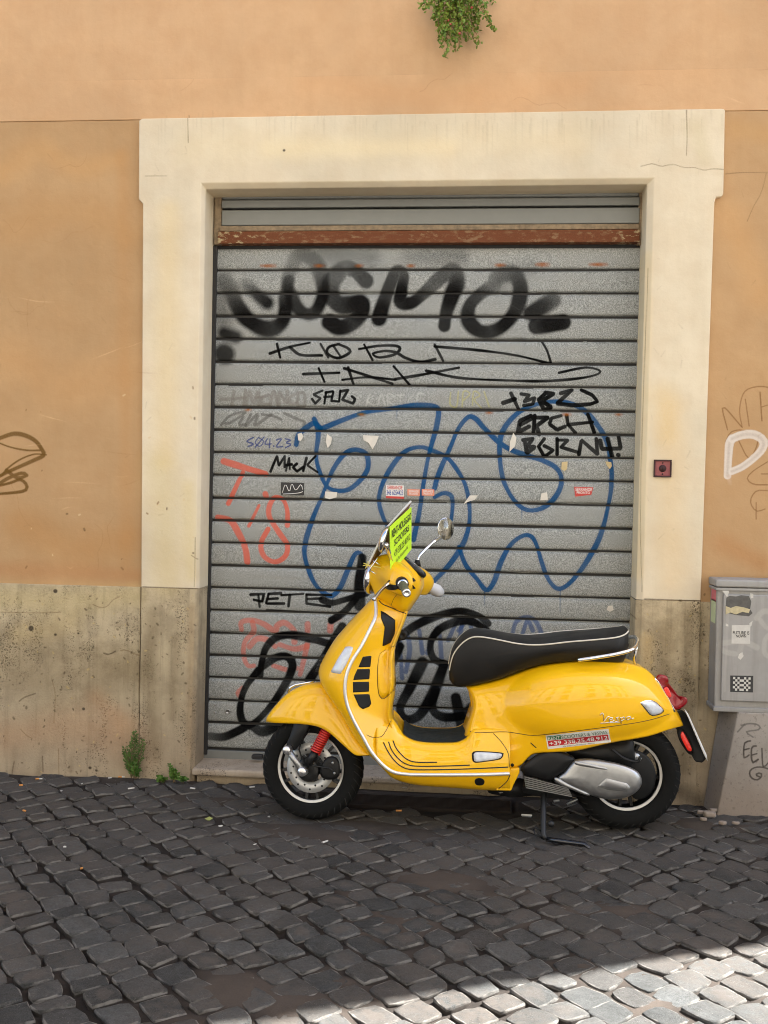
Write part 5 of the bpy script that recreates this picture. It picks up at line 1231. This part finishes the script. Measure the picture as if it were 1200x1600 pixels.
# ------------------------------------------------------------------ utility cabinet on its slanting concrete foot
def cabinet():
    yf = -.15
    a = at_y(1121, 905, yf); b = at_y(1119.5, 1111, yf)
    x0 = a.x; x1 = x0+.62; zt, zb = a.z-.006, b.z
    root = empty('utility_cabinet', (x0+.3, yf/2, 0), label='grey utility cabinet with stickers on a slanting concrete foot', category='cabinet')
    g = G('weathered_grey_fibreglass'); p = g.pos(); n1 = g.noise(p, 3, 5, .6, .3, .7); n2 = g.noise(g.pos((14, 14, 1)), 1.4, 5, .65, .45, .75); n3 = g.noise(p, 150, 4)
    c = g.mix(n1, (.27,.258,.238), (.35,.34,.318)); c = g.mix(g.math('MULTIPLY', n2, .5), c, (.20,.183,.158)); c = g.mix(g.math('MULTIPLY', g.noise(p, 30, 4, .6, .55, .7), .3), c, (.36,.34,.31))
    g.set(Base_Color=c, Roughness=.62, Normal=g.bump(n3, .15, .002)); mC = g.m
    o = MB().box((x0, yf, zb+.012), (x1, -.012, zt-.03)).build('housing', mC, root, smooth=False); bevel(o, .006, 3)
    o = MB().box((x0-.010, yf-.014, zt-.028), (x1+.02, -.008, zt+.006)).build('lid', mC, root, smooth=False); bevel(o, .008, 3)
    o = MB().box((x0-.008, yf-.010, zt-.045), (x1+.01, -.01, zt-.031)).build('lid_rim', mC, root, smooth=False); bevel(o, .004, 2)
    d = MB().box((x0+.026, yf-.014, zb+.05), (x1-.03, yf-.001, zt-.06)).build('door', mC, root, smooth=False); bevel(d, .005, 3)
    o = MB().box((x0-.006, yf-.012, zb), (x1+.01, -.01, zb+.022)).build('bottom_rim', mC, root, smooth=False); bevel(o, .004, 2)
    yd = yf-.0146
    mW = plain('grimy_sticker', (.55,.53,.48), .6, var=.2); mK = plain('black_sticker', (.025,.025,.025), .5); mBt = plain('torn_poster', (.10,.095,.085), .8, var=.6, scale=50); mTn = plain('tan_paper_remains', (.50,.43,.26), .85, var=.4, scale=60); mPk = plain('pink_sticker', (.55,.14,.17), .6); mGn = plain('pale_green_sticker', (.50,.58,.36), .6)
    def q(name, pts, mt, par=root, y=yd, **kw): return prism_obj(name, [at_y(*p_, y) for p_ in pts], (0, .0010, 0), mt, par, **kw)
    q('torn_poster', [(1135,934),(1140,931),(1150,932),(1158,930),(1170,931),(1174,940),(1172,952),(1176,958),(1170,963),(1150,961),(1138,958),(1134,948)], mBt, label='black torn poster remains on the cabinet door')
    q('torn_paper', [(1134,947),(1142,950),(1150,947),(1162,949),(1172,952),(1170,958),(1160,956),(1150,960),(1141,957),(1134,960)], mTn, y=yd-.0012)
    for pts in ([(1128,923),(1139,923),(1139,926),(1136,933),(1131,926)], [(1172,927),(1177,928),(1177,934),(1173,935)], [(1134,974),(1138,976),(1138,979),(1134,978)], [(1171,974),(1176,970),(1174,978),(1171,980)], [(1155,1022),(1160,1019),(1162,1025),(1157,1031),(1153,1028)]): q('paper_scrap', pts, mW)
    s = q('sticker', [(1143.5,977),(1172.5,976.5),(1172,1006),(1143,1005.5)], mW, label='square white sticker with two printed words')
    for body, (ua, va, ub, vb) in (('FUTURE IS', (1145,986.5,1171,991)), ('NOWN', (1150,992,1166,996))):
        V, Fc = text2d(body, True); A, B = at_y(ua, vb, yd-.0006), at_y(ub, va, yd-.0006)
        obj('lettering', [(A.x+x*(B.x-A.x), yd-.0008, A.z+z*(B.z-A.z)) for x, z in V], Fc, mK, s, smooth=False)
    s = q('sticker', [(1141,1055.5),(1177,1056),(1176.5,1082),(1141,1081)], mK, label='black sticker with white square pixels')
    pix = ['1.1..1.1', '.1.11.1.', '1.1..1.1', '.1.11.1.', '1.1..1.1', '.1.11.1.']                # plain square ornament
    mb = MB(); A, B = at_y(1145, 1079, yd), at_y(1173, 1058.5, yd)
    for r_, row in enumerate(pix):
        for k, ch in enumerate(row):
            if ch == '1': mb.box((A.x+(B.x-A.x)*k/8, yd-.0008, B.z+(A.z-B.z)*(r_+1)/6), (A.x+(B.x-A.x)*(k+1)/8-.0004, yd-.0001, B.z+(A.z-B.z)*r_/6))
    mb.build('pixels', mW, s, smooth=False)
    for z0_, z1_, mt in ((917,940,mPk),(938,974,mGn)):
        P = [at_y(1118, z0_, yf+.03), at_y(1118, z1_, yf+.03)]
        MB().box((x0-.0012, yf+.02, P[1].z), (x0-.0002, yf+.11, P[0].z)).build('side_sticker', mt, root, smooth=False)
    # pale brushed marks on the door
    tp = Paint('cabinet_marks', x0-.15, -.05, .9, 1.3, 420, yd)
    for pts, wd, al in [([(1122,1006),(1140,1004),(1160,1002),(1182,1012)],10,.5),([(1124,1014),(1136,1020),(1148,1022)],9,.5),([(1160,1000),(1157,1012),(1155,1022)],8,.4),([(1182,966),(1192,956),(1206,956)],9,.55),([(1188,970),(1196,980),(1204,984)],9,.45),([(1204,990),(1195,1000),(1194,1020),(1200,1026)],8,.5),([(1138,928),(1132,1080)],4,.3)]: tp.stroke(pts, (176,172,164), wd, .4, al, grain=.35)
    for pts in [[(1152,1144),(1163,1132)],[(1158,1134),(1170,1131),(1184,1133),(1186,1140),(1166,1144),(1176,1152)]]: tp.stroke(pts, (92,88,82), 3, .4, .8)
    for pts in [[(1172,1158),(1163,1162),(1162,1184),(1170,1180)],[(1162,1172),(1170,1170)],[(1181,1166),(1174,1169),(1175,1191),(1184,1187)],[(1175,1180),(1182,1178)],[(1190,1170),(1192,1198),(1202,1190)],[(1186,1214),(1180,1211),(1188,1208),(1189,1214),(1182,1219),(1173,1215),(1171,1206),(1178,1200),(1190,1199),(1204,1203)]]: tp.stroke(pts, (50,42,34), 2.6, .3, .9)
    IM = tp.image()
    for o in (d,):
        me = o.data.materials[0].copy(); nt_ = me.node_tree; bs = nt_.nodes['Principled BSDF']; src = bs.inputs['Base Color'].links[0].from_socket
        ti = nt_.nodes.new('ShaderNodeTexImage'); ti.image = IM; ti.extension = 'CLIP'; uvn = nt_.nodes.new('ShaderNodeUVMap'); mx = nt_.nodes.new('ShaderNodeMix'); mx.data_type = 'RGBA'
        nt_.links.new(uvn.outputs[0], ti.inputs[0]); nt_.links.new(ti.outputs[1], mx.inputs[0]); nt_.links.new(src, mx.inputs[6]); nt_.links.new(ti.outputs[0], mx.inputs[7]); nt_.links.new(mx.outputs[2], bs.inputs['Base Color'])
        o.data.materials[0] = me; tp.uv(o)
    # foot
    g = G('foot_concrete'); p = g.pos(); n1 = g.noise(p, 5, 6, .65, .3, .7); n3 = g.noise(p, 120, 5, .65); z = g.sep(p)[2]
    c = g.mix(n1, (.27,.24,.205), (.34,.305,.265)); c = g.mix(g.math('MULTIPLY', g.ramp(g.math('ADD', z, g.math('MULTIPLY', g.noise(p, 6, 5), .25)), .42, .15), .55), c, (.20,.14,.095)); c = g.mix(g.math('MULTIPLY', g.noise(p, 60, 4, .6, .56, .68), .4), c, (.10,.08,.06))
    ti = g.image(IM); c = g.mix(ti[1], c, ti[0]); g.set(Base_Color=c, Roughness=.9, Normal=g.bump(n3, .3, .003)); mF = g.m
    yq = -.165
    F = [at_y(1153, 1116, yq), at_y(1118.5, 1282, yq)]
    xl0, xl1 = F[0].x, F[1].x
    V = [(xl0,yq,zb+.001),(xl1,yq,-.03),(x1+.05,yq,-.03),(x1-.03,yq,zb+.001),(xl0-.050,-.02,zb+.001),(xl1-.030,-.02,-.03),(x1+.05,-.02,-.03),(x1-.03,-.02,zb+.001)]
    o = fixn(obj('foot', V, [(0,1,2,3),(4,7,6,5),(0,4,5,1),(1,5,6,2),(2,6,7,3),(3,7,4,0)], mF, root, smooth=False)); bevel(o, .006); tp.uv(o)
    # broken mortar at its foot
    for k, (u, v, s_) in enumerate([(1107,1276,.035),(1114,1268,.02),(1096,1272,.022),(1100,1282,.018),(1128,1288,.02),(1150,1288,.016)]):
        c0 = at_z(u, v, .005); P = []
        for a in range(9): P.append(c0+Vector((math.cos(a*.698)*s_*random.uniform(.7, 1.3), math.sin(a*.698)*s_*.6*random.uniform(.7, 1.3), 0)))
        o = prism_obj('mortar_lump', P, (0, 0, s_*.7), mF, root, s_*.2); tp.uv(o)
cabinet()

# ------------------------------------------------------------------ key switch on the right pilaster
def keyswitch():
    y = -.026; c = at_y(1035, 732, y); root = empty('key_switch', c, label='small square reddish key switch on the right door surround', category='key switch')
    mD = plain('dark_rusted_frame', (.055,.022,.020), .65, .3, var=.4, scale=200); mP = plain('faded_red_plate', (.26,.065,.065), .55, var=.3, scale=120)
    h = .0405
    fr = MB()
    for a, b in (((-h,-.012,-h),(h,0,-h+.007)), ((-h,-.012,h-.007),(h,0,h)), ((-h,-.012,-h+.007),(-h+.007,0,h-.007)), ((h-.007,-.012,-h+.007),(h,0,h-.007))): fr.box(Vector(a)+c, Vector(b)+c)
    bevel(fr.build('frame', mD, root, smooth=False), .002)
    MB().box(c+Vector((-h+.007,-.006,-h+.007)), c+Vector((h-.007,0,h-.007))).build('plate', mP, root, smooth=False)
    k = fixn(obj('key_barrel', *lathe(c+Vector((0,-.006,0)), (0,-1,0), [(.017,0),(.016,.002),(.012,.003),(.011,.006),(.0001,.006)], 24), mD, root))
    MB().box(c+Vector((-.0012,-.0128,-.006)), c+Vector((.0012,-.0119,.006))).build('keyhole', M_DARK, k, smooth=False)
    for s in (-1, 1): fixn(obj('screw', *lathe(c+Vector((0,-.006,s*.026)), (0,-1,0), [(.004,0),(.003,.002),(.0001,.002)], 10), mD, root))
keyswitch()

# ------------------------------------------------------------------ plants
def leaf_mat(name, a, b):
    g = G(name); r_ = g.n('ShaderNodeObjectInfo'); p = g.pos(); n1 = g.noise(p, 38, 3, .6, .3, .7); n2 = g.noise(p, 11, 3, .6, .35, .65)
    c = g.mix(n1, a, b); c = g.mix(g.math('MULTIPLY', n2, .5), c, tuple(x*.6 for x in a))
    g.set(Base_Color=c, Roughness=.5, Specular_IOR_Level=.35, Subsurface_Weight=0.0); return g.m
M_LEAF = leaf_mat('leaf_green', (.110,.210,.026), (.300,.380,.060)); M_WEED = leaf_mat('weed_green', (.060,.140,.022), (.130,.230,.040)); M_STEM = plain('plant_stem', (.15,.10,.05), .7); M_STEMR = plain('reddish_stem', (.24,.14,.04), .6); M_BUD = plain('pink_bud', (.50,.10,.08), .5)
def leaf(mb, p, d, L, wd, up):
    d = Vector(d).normalized(); s = d.cross(Vector(up)); s = s.normalized() if s.length > .05 else Vector((1, 0, 0)); n_ = s.cross(d)
    q = [p, p+d*L*.35+s*wd-n_*L*.04, p+d*L*.75+s*wd*.8, p+d*L+n_*L*-.08, p+d*L*.75-s*wd*.8, p+d*L*.35-s*wd-n_*L*.04, p+d*L*.5+n_*L*.08]
    mb.add(q, [(0,1,6),(1,2,6),(2,3,6),(3,4,6),(4,5,6),(5,0,6)])
def rv(s=1): return Vector(rng.normal(0, 1, 3))*s
def hanging():
    y = -.07; root = empty('hanging_plant', at_y(715, -14, -.01), label='green trailing plant growing out of the upper wall', category='plant')
    lf, stm, bd = MB(), MB(), MB()
    tips = [(663,8),(672,16),(685,24),(676,32),(690,47),(686,60),(696,75),(699,86),(716,80),(712,62),(730,66),(745,66),(744,50),(767,50),(752,34),(760,16),(767,2),(735,40),(705,40),(722,52),(708,74),(726,30),(742,22),(700,20),(718,18),(690,10),(748,8),(732,8),(712,6),(704,58),(720,40),(695,34)]
    for (u, v) in tips+tips[:14]:
        u += rng.uniform(-7, 7); v += rng.uniform(-8, 4)
        b = at_y(714+rng.uniform(-26, 26), -22, -.02); t = at_y(u, v, y-rng.uniform(-.045, .09)); mid = b*.5+t*.5+Vector((rng.uniform(-.01, .01), -.05, .02))
        P = crom([tuple(b), tuple(mid), tuple(t)], 22); stm.tube([Vector(p) for p in P[2:]], .0013, 4)
        for i in range(5, 22):
            c = Vector(P[i]); g_ = Vector(P[min(i+1, 21)])-Vector(P[i-1])
            for k in range(2 if i < 16 else 3):
                d = rv(.8)+g_.normalized()*.4; d.y -= .15
                leaf(lf, c+rv(.003), d, rng.uniform(.013, .022), rng.uniform(.0045, .0075), rv())
    for k in range(230):       # dense heart of the plant
        c = at_y(714+rng.normal(0, 17), rng.uniform(-30, 40), y+rng.uniform(-.05, .05)); leaf(lf, c, rv(), rng.uniform(.010, .018), rng.uniform(.004, .007), rv())
    for (u, v) in ((737,12),(700,31),(704,38),(718,52)):
        c = at_y(u, v, y-.07); bd.add(*lathe(c, rv(), [(.0001,-.008),(.005,-.004),(.006,.002),(.0001,.008)], 8))
    lf.build('leaves', M_LEAF, root, smooth=False, kind='stuff'); stm.build('stems', M_STEMR, root); bd.build('buds', M_BUD, root)
hanging()
def weed(u, v, H, n, label, feather=True, spread=.10, Y=-.05, cat='weed'):
    b = at_y(u, v, Y); b.z = max(b.z, .0); root = empty('weed', b, label=label, category=cat, group='weeds at the foot of the wall')
    lf, stm = MB(), MB()
    for k in range(n):
        a = rng.uniform(0, 6.28); h = H*rng.uniform(.45, 1); t = b+Vector((math.cos(a)*spread*rng.uniform(.2, 1)*(h/H), -abs(math.sin(a))*spread*.5+.01, h))
        P = crom([tuple(b+rv(.004)), tuple(b*.5+t*.5+rv(.008)+Vector((0, 0, h*.08))), tuple(t)], 16); stm.tube([Vector(p) for p in P], np.linspace(.0022, .0009, 16), 4)
        for i in range(4, 16):
            c = Vector(P[i]); g_ = (Vector(P[i])-Vector(P[i-1])).normalized()
            for s in (-1, 1):
                d = (g_*.5+Vector((s*.9, rng.uniform(-.6, .3), .15))+rv(.25))
                if feather:
                    e = c+d.normalized()*rng.uniform(.018, .036)*(1.15-i/18); stm.tube([c, e], .0008, 3)
                    for f in (.35, .55, .75, 1.0):
                        for s2 in (-1, 1): leaf(lf, c*(1-f)+e*f, d.normalized()*.7+rv(.6), rng.uniform(.007, .013), .0022, rv())
                else: leaf(lf, c, d, rng.uniform(.010, .020), .005, rv())
    lf.build('leaves', M_WEED, root, smooth=False, kind='stuff'); stm.build('stems', M_STEM, root)
weed(206, 1214, .25, 6, 'tall feathery weed against the crack beside the left pilaster', True, .10)
weed(211, 1216, .09, 12, 'dense low weed right under the tall feathery weed', False, .05, -.06)
weed(272, 1222, .085, 9, 'small bright weed growing left of the stone threshold', False, .035, -.08)
weed(256, 1220, .028, 6, 'tiny creeping weed left of the small bright weed', False, .05, -.06)
weed(286, 1222, .024, 5, 'tiny flat weed touching the end of the threshold', False, .05, -.08)

# ------------------------------------------------------------------ litter on the setts
mFil = plain('cigarette_filter', (.62,.27,.07), .8, var=.25, scale=200); mPap = plain('cigarette_paper', (.56,.54,.49), .8, var=.1)
def ground_z(u, v):
    dg = bpy.context.evaluated_depsgraph_get(); ok, h, n_, i, o, m_ = sc.ray_cast(dg, CAM, ray(u, v).normalized())
    return h if ok else at_z(u, v, 0)
def butt(u, v, ang, label, filt=True, paper=True, L=.028):
    c = ground_z(u, v)+Vector((0, 0, .004)); d = Vector((math.cos(ang), math.sin(ang), .03)); root = empty('cigarette_butt', c, label=label, category='cigarette butt', group='litter on the cobbles')
    a, b = c-d*L*.5, c+d*L*.5; k = .55 if filt and paper else (1 if filt else 0)
    if filt: obj('filter', *tube([a, a+(b-a)*k], .0040, 9), mFil, root)
    if paper: obj('paper', *tube([a+(b-a)*k, b], [.0039, .0034], 9), mPap, root)
for u, v, a, lb, f, p_, L in [(61,1218,.1,'orange and white cigarette butt near the left edge by the wall',1,1,.032),(190,1215,.1,'orange and white cigarette butt at the foot of the tall weed',1,1,.032),(205,1233,.5,'flattened white cigarette end below the tall weed',0,1,.03),(301,1233,-.3,'white cigarette end in front of the threshold corner',0,1,.026),
                              (394,1231,.5,'white cigarette end between threshold and front tyre',0,1,.026),(507,1317,.9,'white cigarette end lying on the dirt below the front tyre',0,1,.036),(129,1358,.8,'loose orange filter between setts at left',1,0,.02),(33,1228,.2,'orange filter scrap near the far left wall',1,0,.016),(38,1268,-.4,'yellowish filter scrap among the setts at far left',1,0,.016),
                              (623,1268,.1,'orange cigarette butt on the ground under the scooter floor',1,0,.026),(823,1275,-.1,'white cigarette end beside the side stand',0,1,.045)]:
    butt(u, v, a, lb, bool(f), bool(p_), L)
def scrap(name, u, v, r_, label, mt, cat, n=9, th=.0015):
    c = ground_z(u, v)+Vector((0, 0, .003)); P = [c+Vector((math.cos(a)*r_*random.uniform(.4, .85), math.sin(a)*r_*random.uniform(.4, .95), random.uniform(0, .003))) for a in np.linspace(0, 2*math.pi, n, endpoint=False)]
    V, Fc = prism(P, (0, 0, th)); fixn(obj(name, V, Fc, mt, None, smooth=False, origin=c, label=label, category=cat, group='litter on the cobbles'))
mLf = plain('yellowing_leaf', (.34,.36,.10), .7, var=.3, scale=90)
scrap('fallen_leaf', 326, 1281, .028, 'yellow green fallen leaf on the cobbles left of the front tyre', mLf, 'leaf', 11)
for u, v, r_, lb in [(345,1292,.016,'white paper scrap just right of the fallen leaf'),(398,1321,.010,'tiny white scrap below and left of the front tyre'),(172,1217,.012,'crumpled white scrap between the two orange butts'),(101,1325,.010,'white scrap wedged between setts at left'),(632,1232,.016,'crumpled white paper under the front of the scooter floor'),(782,1240,.016,'crumpled white paper under the rear of the scooter tray'),(128,1226,.008,'tiny pale scrap near the wall left of the tall weed'),(420,1278,.010,'white scrap at the left foot of the front tyre'),(96,1237,.010,'pale scrap on the setts below the left butt')]:
    scrap('paper_scrap', u, v, r_, lb, mPap, 'paper scrap')
